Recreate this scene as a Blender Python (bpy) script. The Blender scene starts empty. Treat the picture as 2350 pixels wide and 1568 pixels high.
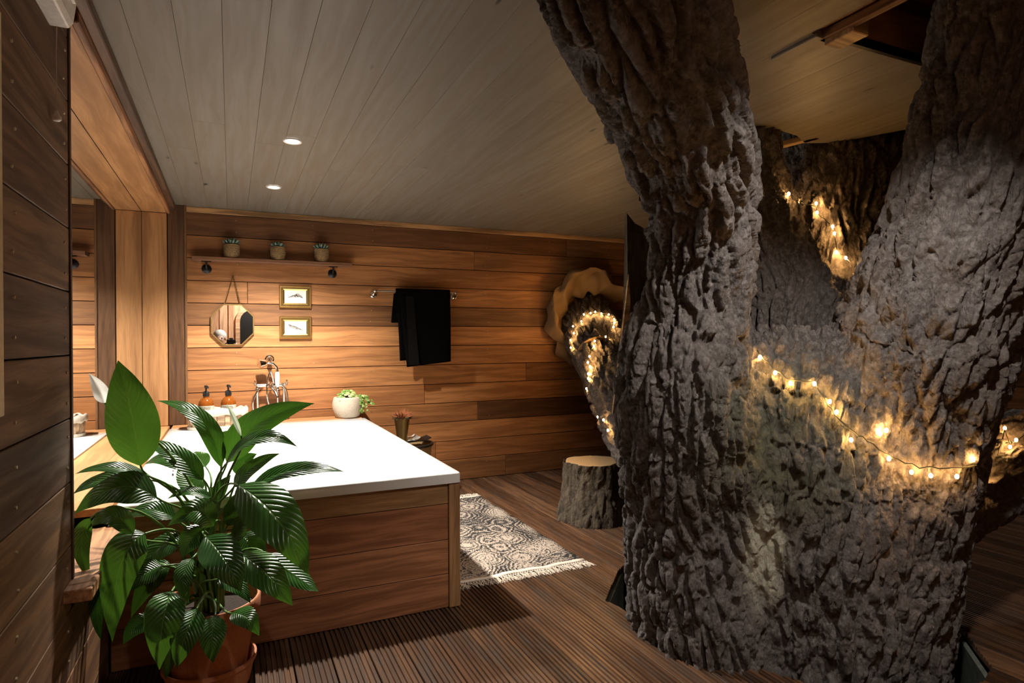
import bpy, bmesh, math, random
import numpy as np
from mathutils import Vector, Matrix
from mathutils.bvhtree import BVHTree
random.seed(7); rng = np.random.default_rng(7)
S = bpy.context.scene; COL = S.collection
PI = math.pi

# ------------------------------------------------------------------ camera
F_PX, CX, CY = 1410.76, 1175.0, 784.0
YAW, PITCH, ROLL = map(math.radians, (24.5537, -0.1281, -0.3571))
EYE = Vector((0, 0, 1.3))
_f = Vector((math.sin(YAW)*math.cos(PITCH), math.cos(YAW)*math.cos(PITCH), math.sin(PITCH)))
_r = Vector((math.cos(YAW), -math.sin(YAW), 0)); _u = _r.cross(_f)
RT = _r*math.cos(ROLL)+_u*math.sin(ROLL); UP = -_r*math.sin(ROLL)+_u*math.cos(ROLL); FW = _f
cd = bpy.data.cameras.new('camera'); cam = bpy.data.objects.new('camera', cd); COL.objects.link(cam)
cd.sensor_width = 36; cd.lens = F_PX/2350*36; cd.clip_start = .05
M = Matrix((RT, UP, -FW)).transposed().to_4x4(); M.translation = EYE; cam.matrix_world = M
S.camera = cam

# ------------------------------------------------------------------ world, exposure
w = bpy.data.worlds.new('night'); S.world = w; w.use_nodes = True
w.node_tree.nodes['Background'].inputs[0].default_value = (.02, .025, .035, 1)
w.node_tree.nodes['Background'].inputs[1].default_value = .25
S.view_settings.view_transform = 'Standard'; S.view_settings.look = 'None'
S.view_settings.gamma = 1; S.view_settings.use_curve_mapping = False
S.view_settings.exposure = 0.0
# ceiling spotlights: x, y, watts, cone degrees
DOWNLIGHTS = [(.301, 3.43, 370, 106), (.272, 4.50, 360, 126), (1.42, .70, 125, 88), (.55, -.15, 120, 120), (4.2, 2.6, 50, 95), (.55, .55, 42, 120)]  # the last pair is unseen fill, added to brighten the right deck and plant
AIM = {2: (1.98, 1.75, .25), 3: (.25, -.85, .95)}    # two of them are swivelled, towards the tree and the door
WARM = (1, .92, .82)
BULB_POWER = 380.0
S.cycles.max_bounces = 7; S.cycles.diffuse_bounces = 4; S.cycles.glossy_bounces = 3; S.cycles.transmission_bounces = 4
S.cycles.caustics_reflective = False; S.cycles.caustics_refractive = False
S.cycles.use_adaptive_sampling = True; S.cycles.adaptive_threshold = .12; S.cycles.adaptive_min_samples = 16; S.cycles.use_denoising = True

# ------------------------------------------------------------------ helpers
def ray(x, y): return RT*((x-CX)/F_PX)+UP*((CY-y)/F_PX)+FW
def at(x, y, zc): return EYE+ray(x, y)*zc                 # point at a given distance along the view axis
def on_z(x, y, z): d = ray(x, y); return EYE+d*((z-EYE.z)/d.z)
def on_y(x, y, Y): d = ray(x, y); return EYE+d*(Y/d.y)
WL = {}                                                   # world location of every parent
def tag(o, label=None, cat=None, group=None, kind=None):
    if label: o['label'] = label
    if cat: o['category'] = cat
    if group: o['group'] = group
    if kind: o['kind'] = kind
    return o
def link(name, me, mat, parent=None, origin=(0, 0, 0), basis=None, tone=None):
    o = bpy.data.objects.new(name, me); COL.objects.link(o)
    if mat is not None and not me.materials: me.materials.append(mat)
    origin = Vector(origin); off = WL.get(parent.name, Vector()) if parent else Vector()
    if parent: o.parent = parent
    m = (basis.to_4x4() if basis else Matrix.Identity(4)); m.translation = origin-off
    o.matrix_local = m
    WL[o.name] = origin
    if tone is not None: o['tone'] = tone
    return o
def thing(name, loc, label, cat, group=None):
    o = bpy.data.objects.new(name, None); COL.objects.link(o); o.location = loc; o.empty_display_size = .1
    WL[o.name] = Vector(loc); return tag(o, label, cat, group)
def struct(name, loc=(0, 0, 0)):
    o = bpy.data.objects.new(name, None); COL.objects.link(o); o.location = loc
    WL[o.name] = Vector(loc); o['kind'] = 'structure'; return o

class MB:
    """collects shapes in world coordinates, builds ONE mesh object"""
    def __init__(s): s.v = []; s.f = []; s.uv = {}
    def add(s, vs, fs):
        b = len(s.v); s.v += [Vector(p) for p in vs]; s.f += [tuple(i+b for i in f) for f in fs]; return s
    def box(s, a, b):
        (x0, y0, z0), (x1, y1, z1) = a, b
        return s.add([(x0,y0,z0),(x1,y0,z0),(x1,y1,z0),(x0,y1,z0),(x0,y0,z1),(x1,y0,z1),(x1,y1,z1),(x0,y1,z1)],
                     [(3,2,1,0),(4,5,6,7),(0,1,5,4),(1,2,6,5),(2,3,7,6),(3,0,4,7)])
    def prism(s, poly, ex):                               # polygon (3D points) extruded by vector
        n = len(poly); ex = Vector(ex); p = [Vector(q) for q in poly]
        return s.add(p+[q+ex for q in p], [tuple(range(n))[::-1], tuple(range(n, 2*n))]+[(i, (i+1) % n, n+(i+1) % n, n+i) for i in range(n)])
    def rings(s, rs, cap0=True, cap1=True, closed=False):
        n = len(rs[0]); fs = []
        m = len(rs)
        for i in range(m if closed else m-1):
            j = (i+1) % m
            for k in range(n): fs.append((i*n+k, i*n+(k+1) % n, j*n+(k+1) % n, j*n+k))
        if not closed:
            if cap0: fs.append(tuple(range(n))[::-1])
            if cap1: fs.append(tuple(range((m-1)*n, m*n)))
        return s.add([p for r in rs for p in r], fs)
    def lathe(s, prof, c, n=24, axis=(0, 0, 1), cap0=True, cap1=True):
        a = Vector(axis).normalized(); t = a.orthogonal().normalized(); b = a.cross(t); c = Vector(c)
        return s.rings([[c+a*z+(t*math.cos(2*PI*k/n)+b*math.sin(2*PI*k/n))*r for k in range(n)] for r, z in prof], cap0, cap1)
    def tube(s, pts, r, n=8, caps=True, closed=False):
        pts = [Vector(p) for p in pts]; m = len(pts)
        rr = r if hasattr(r, '__len__') else [r]*m
        rs = []; t0 = None
        for i, p in enumerate(pts):
            if closed: t = (pts[(i+1) % m]-pts[i-1]).normalized()
            else: t = (pts[min(i+1, m-1)]-pts[max(i-1, 0)]).normalized()
            if t0 is None: u = t.orthogonal().normalized()
            else: u = (u-t*u.dot(t)).normalized()
            t0 = t; v = t.cross(u)
            rs.append([p+(u*math.cos(2*PI*k/n)+v*math.sin(2*PI*k/n))*rr[i] for k in range(n)])
        return s.rings(rs, caps, caps, closed)
    def ball(s, c, r, n=8, m=5, sc=(1, 1, 1)):
        c = Vector(c)
        return s.rings([[c+Vector((math.sin(PI*(i+.02)/(m+.04))*math.cos(2*PI*k/n)*r*sc[0], math.sin(PI*(i+.02)/(m+.04))*math.sin(2*PI*k/n)*r*sc[1], -math.cos(PI*(i+.02)/(m+.04))*r*sc[2])) for k in range(n)] for i in range(m+1)])
    def grid(s, rows):                                    # open sheet
        n = len(rows[0]); m = len(rows)
        return s.add([p for r in rows for p in r], [(i*n+k, i*n+k+1, (i+1)*n+k+1, (i+1)*n+k) for i in range(m-1) for k in range(n-1)])
    def scaled(s, c, k): s.v = [c+(p-c)*k for p in s.v]; return s
    def build(s, name, mat, parent=None, origin=None, smooth=False, tone=None, bevel=0, solid=0, subd=0, uv=None, seg=1):
        if origin is None: origin = WL.get(parent.name, Vector()) if parent else Vector()
        origin = Vector(origin); me = bpy.data.meshes.new(name)
        me.from_pydata([tuple(p-origin) for p in s.v], [], s.f)
        if uv is not None:
            ul = me.uv_layers.new(name='UVMap')
            for l in me.loops: ul.data[l.index].uv = uv[l.vertex_index]
        if bevel:
            bm = bmesh.new(); bm.from_mesh(me)
            es = [e for e in bm.edges if len(e.link_faces) == 2 and e.calc_face_angle(0) > .5]
            bmesh.ops.bevel(bm, geom=es, offset=bevel, segments=seg, affect='EDGES', profile=.5)
            bm.to_mesh(me); bm.free()
        bm = bmesh.new(); bm.from_mesh(me); bmesh.ops.recalc_face_normals(bm, faces=bm.faces); bm.to_mesh(me); bm.free()
        if smooth:
            me.polygons.foreach_set('use_smooth', [True]*len(me.polygons))
            try: me.set_sharp_from_angle(angle=.9)
            except Exception: pass
        me.update()
        o = link(name, me, mat, parent, origin, tone=tone)
        if solid: md = o.modifiers.new('solid', 'SOLIDIFY'); md.thickness = solid; md.offset = 0
        if subd: md = o.modifiers.new('sub', 'SUBSURF'); md.levels = md.render_levels = subd
        return o

AX = Vector((1, 0, 0)); AY = Vector((0, 1, 0)); AZ = Vector((0, 0, 1))
def basis(l, wd, t): return Matrix((l, wd, t)).transposed()
def plank(name, mat, parent, c, L, W, T, l, wd, t, tone=None, bev=.002, ends=None, taper=None):
    """board: centre of its FRONT face c, axes length/width/outward; ends=(start offsets at -w,+w, end offsets)"""
    e = ends or (0, 0, 0, 0)
    h, q = L/2, W/2
    vs = [(-h+e[0],-q,-T),(h+e[2],-q,-T),(h+e[3],q,-T),(-h+e[1],q,-T),(-h+e[0],-q,0),(h+e[2],-q,0),(h+e[3],q,0),(-h+e[1],q,0)]
    me = bpy.data.meshes.new(name); bm = bmesh.new()
    bv = [bm.verts.new(v) for v in vs]
    for f in [(3,2,1,0),(4,5,6,7),(0,1,5,4),(1,2,6,5),(2,3,7,6),(3,0,4,7)]: bm.faces.new([bv[i] for i in f])
    if bev: bmesh.ops.bevel(bm, geom=list(bm.edges), offset=bev, segments=1, affect='EDGES')
    bm.normal_update(); bm.to_mesh(me); bm.free()
    return link(name, me, mat, parent, c, basis(l, wd, t), tone)

# ------------------------------------------------------------------ materials
class N:
    def __init__(s, name):
        s.m = bpy.data.materials.new(name); s.m.use_nodes = True; s.t = s.m.node_tree
        s.b = s.t.nodes['Principled BSDF']; s.out = s.t.nodes['Material Output']
    def n(s, typ, **kw):
        nd = s.t.nodes.new('ShaderNode'+typ)
        for k, v in kw.items():
            if k.startswith('i_'):
                key = k[2:].replace('_', ' '); key = int(key) if key.isdigit() else key
                s.set(nd.inputs[key], v)
            else: setattr(nd, k, v)
        return nd
    def set(s, inp, v):
        if isinstance(v, bpy.types.NodeSocket): s.t.links.new(v, inp)
        elif isinstance(v, bpy.types.Node): s.t.links.new(v.outputs[0], inp)
        else:
            if hasattr(inp.default_value, '__len__') and hasattr(v, '__len__') and len(v) == 3 and len(inp.default_value) == 4: v = (*v, 1)
            inp.default_value = v
    def p(s, **kw):
        for k, v in kw.items(): s.set(s.b.inputs[k.replace('_', ' ')], v)
        return s
    def math(s, op, a, b=0, c=None, clamp=False):
        nd = s.n('Math', operation=op, use_clamp=clamp); s.set(nd.inputs[0], a); s.set(nd.inputs[1], b)
        if c is not None: s.set(nd.inputs[2], c)
        return nd.outputs[0]
    def vm(s, op, a, b=(0, 0, 0)):
        nd = s.n('VectorMath', operation=op); s.set(nd.inputs[0], a); s.set(nd.inputs[1], b)
        return nd.outputs['Value'] if op in ('LENGTH', 'DOT_PRODUCT', 'DISTANCE') else nd.outputs[0]
    def mix(s, f, a, b, blend='MIX'):
        nd = s.n('Mix', data_type='RGBA', blend_type=blend); s.set(nd.inputs[0], f); s.set(nd.inputs[6], a); s.set(nd.inputs[7], b)
        return nd.outputs[2]
    def mapr(s, v, a, b, c=0, d=1, smooth=False):
        nd = s.n('MapRange', interpolation_type='SMOOTHSTEP' if smooth else 'LINEAR')
        for i, q in enumerate((v, a, b, c, d)): s.set(nd.inputs[i], q)
        return nd.outputs[0]
    def noise(s, vec, scale, detail=3, rough=.55, out='Fac', dist=0):
        nd = s.n('TexNoise'); s.set(nd.inputs['Vector'], vec); nd.inputs['Scale'].default_value = scale
        nd.inputs['Detail'].default_value = detail; nd.inputs['Roughness'].default_value = rough; nd.inputs['Distortion'].default_value = dist
        return nd.outputs[out]
    def voro(s, vec, scale, feature='F1', out='Distance', rand=1):
        nd = s.n('TexVoronoi', feature=feature); s.set(nd.inputs['Vector'], vec); nd.inputs['Scale'].default_value = scale
        nd.inputs['Randomness'].default_value = rand
        return nd.outputs[out]
    def bump(s, h, strength=.3, dist=.01):
        nd = s.n('Bump'); nd.inputs['Strength'].default_value = strength; nd.inputs['Distance'].default_value = dist; s.set(nd.inputs['Height'], h)
        s.set(s.b.inputs['Normal'], nd.outputs[0]); return s

def plain(name, col, rough=.5, metal=0, bumpn=0, scale=60, var=.12, **kw):
    k = N(name); tc = k.n('TexCoord').outputs['Object']
    nz = k.noise(tc, scale, 4)
    f = k.mapr(nz, .3, .7, 1-var, 1+var)
    c = k.vm('MULTIPLY', col, (1, 1, 1)); nd = k.n('VectorMath', operation='SCALE'); k.set(nd.inputs[0], col); k.set(nd.inputs['Scale'], f)
    k.p(Base_Color=nd.outputs[0], Roughness=rough, Metallic=metal, **kw)
    if bumpn: k.bump(nz, bumpn, .004)
    return k.m

def wood(name, base=None, rough=.45, dark=.42, grain=1.0, bumps=.15, knots=.0, weather=0, ribs=0, spec=.5, bands=1.0, big=.55, kr=.13):
    """grain runs along the object's own X; colour from the object's 'tone' unless given"""
    k = N(name); tc = k.n('TexCoord').outputs['Object']
    rnd = k.n('ObjectInfo').outputs['Random']
    off = k.n('CombineXYZ'); k.set(off.inputs[0], k.math('MULTIPLY', rnd, 53.1)); k.set(off.inputs[1], k.math('MULTIPLY', rnd, 17.7)); k.set(off.inputs[2], k.math('MULTIPLY', rnd, 7.3))
    p0 = k.vm('ADD', tc, off.outputs[0])
    wz = k.noise(k.vm('MULTIPLY', p0, (1.2, 5, 5)), 1.0, 2, out='Color')
    wv = k.vm('MULTIPLY', k.vm('SUBTRACT', wz, (.5, .5, .5)), (0, .12, .05))
    p = k.vm('ADD', p0, wv)
    g1 = k.noise(k.vm('MULTIPLY', p, (.9*grain, 16*grain, 16)), 1.6, 4, .6)
    g2 = k.noise(k.vm('MULTIPLY', p, (6, 160, 120)), 1.0, 3, .6)
    bign = k.noise(k.vm('MULTIPLY', p0, (1.3, 6, 6)), 1.0, 3, .6)
    if base is None:
        at_ = k.n('Attribute', attribute_type='OBJECT', attribute_name='tone'); base = at_.outputs['Color']
    dk = k.vm('MULTIPLY', base, (dark, dark*.9, dark*.8)); lf = 1+(1-dark)*.5; lt = k.vm('MULTIPLY', base, (lf, lf*.98, lf*.96))
    c = k.mix(k.mapr(g1, .36, .64, 0, 1, True), dk, lt)
    c = k.mix(k.math('MULTIPLY', k.mapr(g2, .45, .7), .35*bands), c, k.vm('MULTIPLY', base, (.5, .45, .4)))
    c = k.mix(k.math('MULTIPLY', k.mapr(bign, .52, .75), big), c, k.vm('MULTIPLY', base, (.55, .5, .45)))
    if knots:
        vd = k.voro(k.vm('MULTIPLY', p, (1.6, 6, 6)), 1.0)
        c = k.mix(k.math('MULTIPLY', k.mapr(vd, .02, kr, 1, 0, True), knots), c, k.vm('MULTIPLY', base, (.12, .1, .09)))
    if weather:
        wn = k.noise(k.vm('MULTIPLY', p0, (2, 9, 9)), 1.7, 5, .7)
        c = k.mix(k.math('MULTIPLY', k.mapr(wn, .5, .62), weather), c, (.05, .042, .036))
    k.p(Base_Color=c, Roughness=k.mapr(g1, .3, .7, rough+.12, rough-.05), Specular_IOR_Level=spec)
    k.bump(k.math('ADD', g2, k.math('MULTIPLY', g1, .7)), bumps, .003)
    return k.m

MAT = dict(
    plank=wood('wood_plank', rough=.5, knots=.35, dark=.68),
    dark_plank=wood('old_plank', rough=.62, spec=.3, knots=.5, weather=.25, dark=.6),
    panel=wood('mahogany_plank', rough=.42, dark=.62, knots=.15, grain=1.3, big=.45),
    ply=wood('jamb_wood', base=(.50, .265, .115), rough=.4, dark=.68, grain=.55),
    trim=wood('trim_wood', rough=.5),
    deck=wood('deck_wood', rough=.36, dark=.5, weather=.45, spec=.5),
    ceil=wood('painted_board', rough=.46, dark=.965, bumps=.03, knots=.9, kr=.07, spec=.4, bands=.05, big=.10),
    pale=wood('pale_wood', base=(.6, .42, .22), rough=.6),
    white_plastic=plain('white_plastic', (.75, .72, .68), .35),
    acrylic=plain('white_acrylic', (.78, .775, .76), .12, var=.01),
    chrome=plain('chrome', (.82, .8, .78), .08, 1, var=.03),
    ceramic=plain('white_ceramic', (.85, .83, .8), .12, var=.02),
    black_metal=plain('black_iron', (.012, .012, .013), .35, .6),
    brass=plain('aged_brass', (.42, .31, .13), .38, 1, bumpn=.2, scale=90),
    gold=plain('gilt', (.62, .44, .17), .32, 1, bumpn=.15, scale=120),
    dark_gold=plain('dark_gilt', (.2, .12, .035), .42, .8),
    paper=plain('paper', (.82, .80, .75), .8, var=.04),
    ink=plain('ink', (.16, .14, .12), .8),
    towel=plain('black_terry', (.0035, .0032, .003), 1.0, bumpn=.9, scale=420, var=.4, Specular_IOR_Level=.02),
    terracotta=plain('terracotta', (.55, .22, .11), .75, bumpn=.1, scale=90),
    band=plain('towel_band', (.006, .0055, .005), .95, bumpn=.3, scale=600, Specular_IOR_Level=.05),
    soil=plain('soil', (.03, .02, .014), .95, bumpn=.8, scale=160, var=.5),
    stem=plain('green_stem', (.10, .22, .045), .45),
    rope=plain('seagrass_rope', (.30, .20, .095), .85, bumpn=.9, scale=160, var=.6),
    succulent=plain('succulent', (.16, .27, .23), .5, var=.3, scale=200),
    stone=plain('stone_pot', (.45, .39, .31), .9, bumpn=.5, scale=110, var=.12),
    ivy=plain('ivy_leaf', (.12, .22, .035), .45, var=.5, scale=70),
    ivy_pale=plain('ivy_pale_leaf', (.3, .36, .13), .45, var=.3, scale=70),
    heather=plain('dried_heather', (.28, .09, .03), .9, var=.5, scale=300),
    moss=plain('dried_moss', (.05, .05, .02), .95, var=.5, scale=300),
    amber=plain('amber_glass', (.22, .06, .008), .08, var=.1),
    black_plastic=plain('black_plastic', (.012, .012, .012), .35),
    label=plain('label_paper', (.62, .58, .46), .8, var=.05),
    linen=plain('linen', (.55, .49, .41), .95, bumpn=.5, scale=200, var=.06),
    slat=wood('basket_slat', base=(.42, .29, .18), rough=.7),
    burlap=plain('burlap', (.24, .155, .075), .95, bumpn=.8, scale=500, var=.25),
    wire=plain('dark_wire', (.03, .03, .015), .6),
    cream=plain('cream_paint', (.7, .6, .38), .5),
    black_leather=plain('black_leather', (.01, .009, .008), .4, bumpn=.4, scale=200),
    slate=plain('grey_lining', (.10, .115, .10), .8, bumpn=.3, scale=30, var=.3),
    earth=plain('earth', (.02, .016, .012), 1, bumpn=.5, scale=8, var=.4),
    iron_screw=plain('screw_head', (.5, .42, .3), .45, .8),
    fringe=plain('cotton_fringe', (.72, .64, .54), .95, var=.1),
    cloth_dark=plain('dark_cloth', (.03, .035, .045), .9),
    skin=plain('skin', (.6, .36, .26), .5), hair=plain('white_hair', (.75, .73, .7), .7, bumpn=.6, scale=150),
)
def mirror_mat():
    k = N('mirror_glass'); k.p(Base_Color=(.86, .87, .86), Metallic=1, Roughness=.01); return k.m
MAT['mirror'] = mirror_mat()
def emit(name, col, s):
    k = N(name); k.p(Base_Color=(0, 0, 0), Emission_Color=col, Emission_Strength=s); return k.m
MAT['lamp'] = emit('lamp_lens', (1, .9, .78), 25)
MAT['bulb'] = emit('fairy_bulb', (1, .52, .16), BULB_POWER)
def leaf_mat():
    k = N('lily_leaf'); uv = k.n('TexCoord').outputs['UV']; sx = k.n('SeparateXYZ'); k.set(sx.inputs[0], uv); u, v = sx.outputs[0], sx.outputs[1]
    ac = k.math('ABSOLUTE', k.math('SUBTRACT', u, .5))                 # 0 at midrib, .5 at edge
    ph = k.math('SUBTRACT', k.math('MULTIPLY', v, 13), k.math('MULTIPLY', ac, 7))
    vein = k.math('ABSOLUTE', k.math('SINE', k.math('MULTIPLY', ph, PI)))
    nz = k.noise(k.n('TexCoord').outputs['Object'], 14, 3)
    rnd = k.n('ObjectInfo').outputs['Random']
    base = k.mix(rnd, (.012, .058, .010), (.028, .105, .015))
    base = k.mix(k.mapr(nz, .35, .7), base, k.vm('MULTIPLY', base, (1.5, 1.3, 1.2)))
    base = k.mix(k.mapr(ac, .008, .022, .8, 0), base, (.13, .26, .07))
    base = k.mix(k.math('MULTIPLY', k.mapr(vein, 0, .25, 1, 0), .35), base, (.03, .1, .02))
    k.p(Base_Color=base, Roughness=.27, Specular_IOR_Level=.55)
    h = k.math('ADD', k.math('MULTIPLY', k.math('POWER', vein, .6), 1), k.mapr(ac, 0, .03, -1.2, 0))
    k.bump(h, .55, .006)
    tr = k.n('BsdfTranslucent'); k.set(tr.inputs[0], k.mix(rnd, (.08, .26, .02), (.15, .36, .03)))
    ms = k.n('MixShader'); ms.inputs[0].default_value = .16
    k.t.links.new(k.b.outputs[0], ms.inputs[1]); k.t.links.new(tr.outputs[0], ms.inputs[2]); k.t.links.new(ms.outputs[0], k.out.inputs[0])
    return k.m
MAT['leaf'] = leaf_mat()
def petal_mat(name, col):
    k = N(name); nz = k.noise(k.n('TexCoord').outputs['Object'], 40, 2); c = k.mix(nz, col, tuple(q*.85 for q in col))
    k.p(Base_Color=c, Roughness=.5); tr = k.n('BsdfTranslucent'); k.set(tr.inputs[0], c); ms = k.n('MixShader'); ms.inputs[0].default_value = .5
    k.t.links.new(k.b.outputs[0], ms.inputs[1]); k.t.links.new(tr.outputs[0], ms.inputs[2]); k.t.links.new(ms.outputs[0], k.out.inputs[0]); return k.m
MAT['spathe'] = petal_mat('white_spathe', (.85, .85, .8)); MAT['bud'] = petal_mat('pale_bud', (.5, .58, .42))

def bark_height(k, vec, fine=True):
    """bark relief in metres from limb coordinates (two across, one along)"""
    wp = k.vm('MULTIPLY', k.vm('SUBTRACT', k.noise(k.vm('MULTIPLY', vec, (1, 1, .6)), 9, 3, out='Color'), (.5, .5, .5)), (.035, .035, .05))
    wp = k.vm('ADD', wp, k.vm('MULTIPLY', k.vm('SUBTRACT', k.noise(vec, 2.3, 2, out='Color'), (.5, .5, .5)), (.10, .10, .1)))
    q = k.vm('ADD', vec, wp)
    q1 = k.vm('MULTIPLY', q, (18, 18, 3.4)); q2 = k.vm('MULTIPLY', q, (33, 33, 11))
    e1 = k.voro(q1, 1, 'DISTANCE_TO_EDGE'); e2 = k.voro(q2, 1, 'DISTANCE_TO_EDGE')
    cell = k.n('SeparateColor'); k.set(cell.inputs[0], k.voro(q2, 1, 'F1', 'Color'))
    n1 = k.noise(k.vm('MULTIPLY', q, (1, 1, .3)), 42, 4, .7)
    h = k.math('MULTIPLY', k.mapr(e1, .01, .26, 0, 1, True), .032)
    h = k.math('ADD', h, k.math('MULTIPLY', k.mapr(e2, 0, .16), .009))
    h = k.math('ADD', h, k.math('MULTIPLY', cell.outputs[0], .008))
    return k.math('ADD', h, k.math('MULTIPLY', n1, .013))
def bark_fine(k, g):
    n = k.noise(k.vm('MULTIPLY', g, (1, 1, .55)), 85, 6, .8)
    k.bump(k.math('ADD', n, k.math('MULTIPLY', k.voro(k.vm('MULTIPLY', g, (1, 1, .5)), 110), .45)), 1.0, .014)
def bark_mat(name, disp=True, moss=True):
    k = N(name)
    a = k.n('Attribute', attribute_name='bark_a').outputs['Vector']; b = k.n('Attribute', attribute_name='bark_b').outputs['Vector']
    wgt = k.n('Attribute', attribute_name='bark_w').outputs['Fac']
    ha = bark_height(k, a)
    if disp: hb = bark_height(k, b); mx = k.n('Mix', data_type='FLOAT'); k.set(mx.inputs[0], wgt); k.set(mx.inputs[2], ha); k.set(mx.inputs[3], hb); h = mx.outputs[0]
    else: h = ha
    g = k.n('TexCoord').outputs['Object']
    n1 = k.noise(g, 5, 4, .6); n2 = k.noise(g, 45, 4, .7); n3 = k.noise(g, 2.2, 2)
    c = k.mix(k.mapr(n1, .35, .65), (.080, .064, .057), (.165, .143, .136))
    c = k.mix(k.mapr(n2, .42, .68), c, (.29, .265, .257))
    c = k.mix(k.math('MULTIPLY', k.mapr(n3, .5, .7), .4), c, (.10, .062, .036))
    if moss:
        ctr = at(1790, 1010, 2.3); d = k.vm('DISTANCE', g, tuple(ctr))
        mk = k.math('MULTIPLY', k.mapr(d, .1, .5, 1, 0, True), k.mapr(n1, .3, .6))
        c = k.mix(k.math('MULTIPLY', mk, .7), c, (.10, .11, .045))
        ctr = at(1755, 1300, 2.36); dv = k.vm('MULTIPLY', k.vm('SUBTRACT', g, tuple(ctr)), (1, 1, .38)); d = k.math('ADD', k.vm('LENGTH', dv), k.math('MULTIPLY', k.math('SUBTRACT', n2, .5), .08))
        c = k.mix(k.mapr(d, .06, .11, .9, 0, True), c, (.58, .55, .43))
    k.p(Base_Color=c, Roughness=.62, Specular_IOR_Level=.4)
    if disp:
        dn = k.n('Displacement'); dn.inputs['Midlevel'].default_value = .036; dn.inputs['Scale'].default_value = 1; k.set(dn.inputs['Height'], h)
        k.t.links.new(dn.outputs[0], k.out.inputs['Displacement']); k.m.displacement_method = 'DISPLACEMENT'
    bark_fine(k, g)
    return k.m
MAT['bark'] = bark_mat('tree_bark')
def stump_mat():
    k = N('stump_bark'); g = k.n('TexCoord').outputs['Object']
    h = bark_height(k, k.vm('ADD', g, (3, 1, 5)))
    n1 = k.noise(k.vm('MULTIPLY', g, (1, 1, .25)), 30, 4, .6)
    k.p(Base_Color=k.mix(k.mapr(n1, .35, .65), (.05, .038, .026), (.17, .13, .085)), Roughness=.85)
    dn = k.n('Displacement'); dn.inputs['Midlevel'].default_value = .02; dn.inputs['Scale'].default_value = .55; k.set(dn.inputs['Height'], h)
    k.t.links.new(dn.outputs[0], k.out.inputs['Displacement']); k.m.displacement_method = 'DISPLACEMENT'
    bark_fine(k, g)
    return k.m
MAT['stump'] = stump_mat()
def cutwood_mat():
    k = N('sawn_end'); g = k.n('TexCoord').outputs['Object']
    d = k.vm('LENGTH', k.vm('MULTIPLY', g, (1, 1, 0))); nz = k.noise(g, 9, 3)
    r = k.math('SINE', k.math('MULTIPLY', k.math('ADD', d, k.math('MULTIPLY', nz, .04)), 420))
    k.p(Base_Color=k.mix(k.mapr(r, -1, 1), (.36, .22, .10), (.55, .38, .19)), Roughness=.7); return k.m
MAT['cut'] = cutwood_mat()
def rug_mat():
    k = N('paisley_rug'); g = k.n('TexCoord').outputs['Object']
    wz = k.vm('ADD', g, k.vm('MULTIPLY', k.vm('SUBTRACT', k.noise(g, 6, 2, out='Color'), (.5, .5, .5)), (.10, .10, 0)))
    f1 = k.voro(k.vm('MULTIPLY', wz, (1, .75, 0)), 5.0)
    ring = k.math('SINE', k.math('MULTIPLY', f1, 62))
    f2 = k.voro(g, 85); f3 = k.voro(wz, 19)
    ring2 = k.math('SINE', k.math('MULTIPLY', f3, 34))
    dots = k.mapr(f2, .25, .5)
    m = k.math('ADD', k.math('MULTIPLY', ring, .5), k.math('MULTIPLY', ring2, .35))
    m = k.math('ADD', m, k.math('MULTIPLY', k.math('SUBTRACT', dots, .5), .9))
    m = k.math('ADD', m, k.math('MULTIPLY', k.math('SUBTRACT', k.noise(g, 240, 2), .5), 1.1))
    m = k.math('ADD', m, k.mapr(f1, .25, .75, .35, -.55))
    c = k.mix(k.mapr(m, -.12, .45), (.03, .03, .03), (.44, .37, .305))
    k.p(Base_Color=c, Roughness=.95, Specular_IOR_Level=.1); k.bump(k.noise(g, 400, 2), .5, .003); return k.m
MAT['rug'] = rug_mat()

# ================================================================== STRUCTURE
YB, XLW, ZC, XM = 5.42, -.443, 2.36, -.61           # back wall, left wall, ceiling, mirror plane
XR, YR = 5.6, -.85                                   # right wall, wall behind the camera

# ---- floor: earth under a grooved deck with a cut-out round the tree
fl = MB().box((-.7, YR-.1, -.62), (XR+.1, YB+.1, -.5)).build('floor', MAT['earth'], origin=(0, 0, -.62)); tag(fl, kind='structure')
def deck_board(x0, x1, ya0, ya1, yb0, yb1, tone):
    """grooved board along Y between x0 and x1; near end y at x0/x1, far end y at x0/x1"""
    wd = x1-x0-.005; c = (x0+x1)/2; T = .028; nr = 7
    prof = [(-wd/2, -T)]
    for i in range(nr):
        a = -wd/2+wd*i/nr; b = -wd/2+wd*(i+1)/nr; s = (b-a)
        prof += [(a+s*.16, -.008), (a+s*.26, 0), (b-s*.26, 0), (b-s*.16, -.008)] if 0 < i < nr-1 else ([(a, -.003), (a+s*.1, 0), (b-s*.26, 0), (b-s*.16, -.008)] if i == 0 else [(a+s*.16, -.008), (a+s*.26, 0), (b-s*.1, 0), (b, -.003)])
    prof.append((wd/2, -T))
    ym = (ya0+ya1+yb0+yb1)/4; n = len(prof); vs = []
    for (p0, p1) in ((ya0, ya1), (yb0, yb1)):
        for (q, z) in prof:
            t = (q+wd/2)/wd; vs.append((p0+(p1-p0)*t-ym, -q, z))      # local X = world Y, local Y = -world X
    fs = [(i, (i+1) % n, n+(i+1) % n, n+i) for i in range(n)]+[tuple(range(n))[::-1], tuple(range(n, 2*n))]
    me = bpy.data.meshes.new('deck_board'); me.from_pydata(vs, [], fs)
    bm = bmesh.new(); bm.from_mesh(me); bmesh.ops.recalc_face_normals(bm, faces=bm.faces); bm.to_mesh(me); bm.free()
    return link('deck_board', me, MAT['deck'], fl, (c, ym, 0), basis(AY, -AX, AZ), tone)
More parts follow.
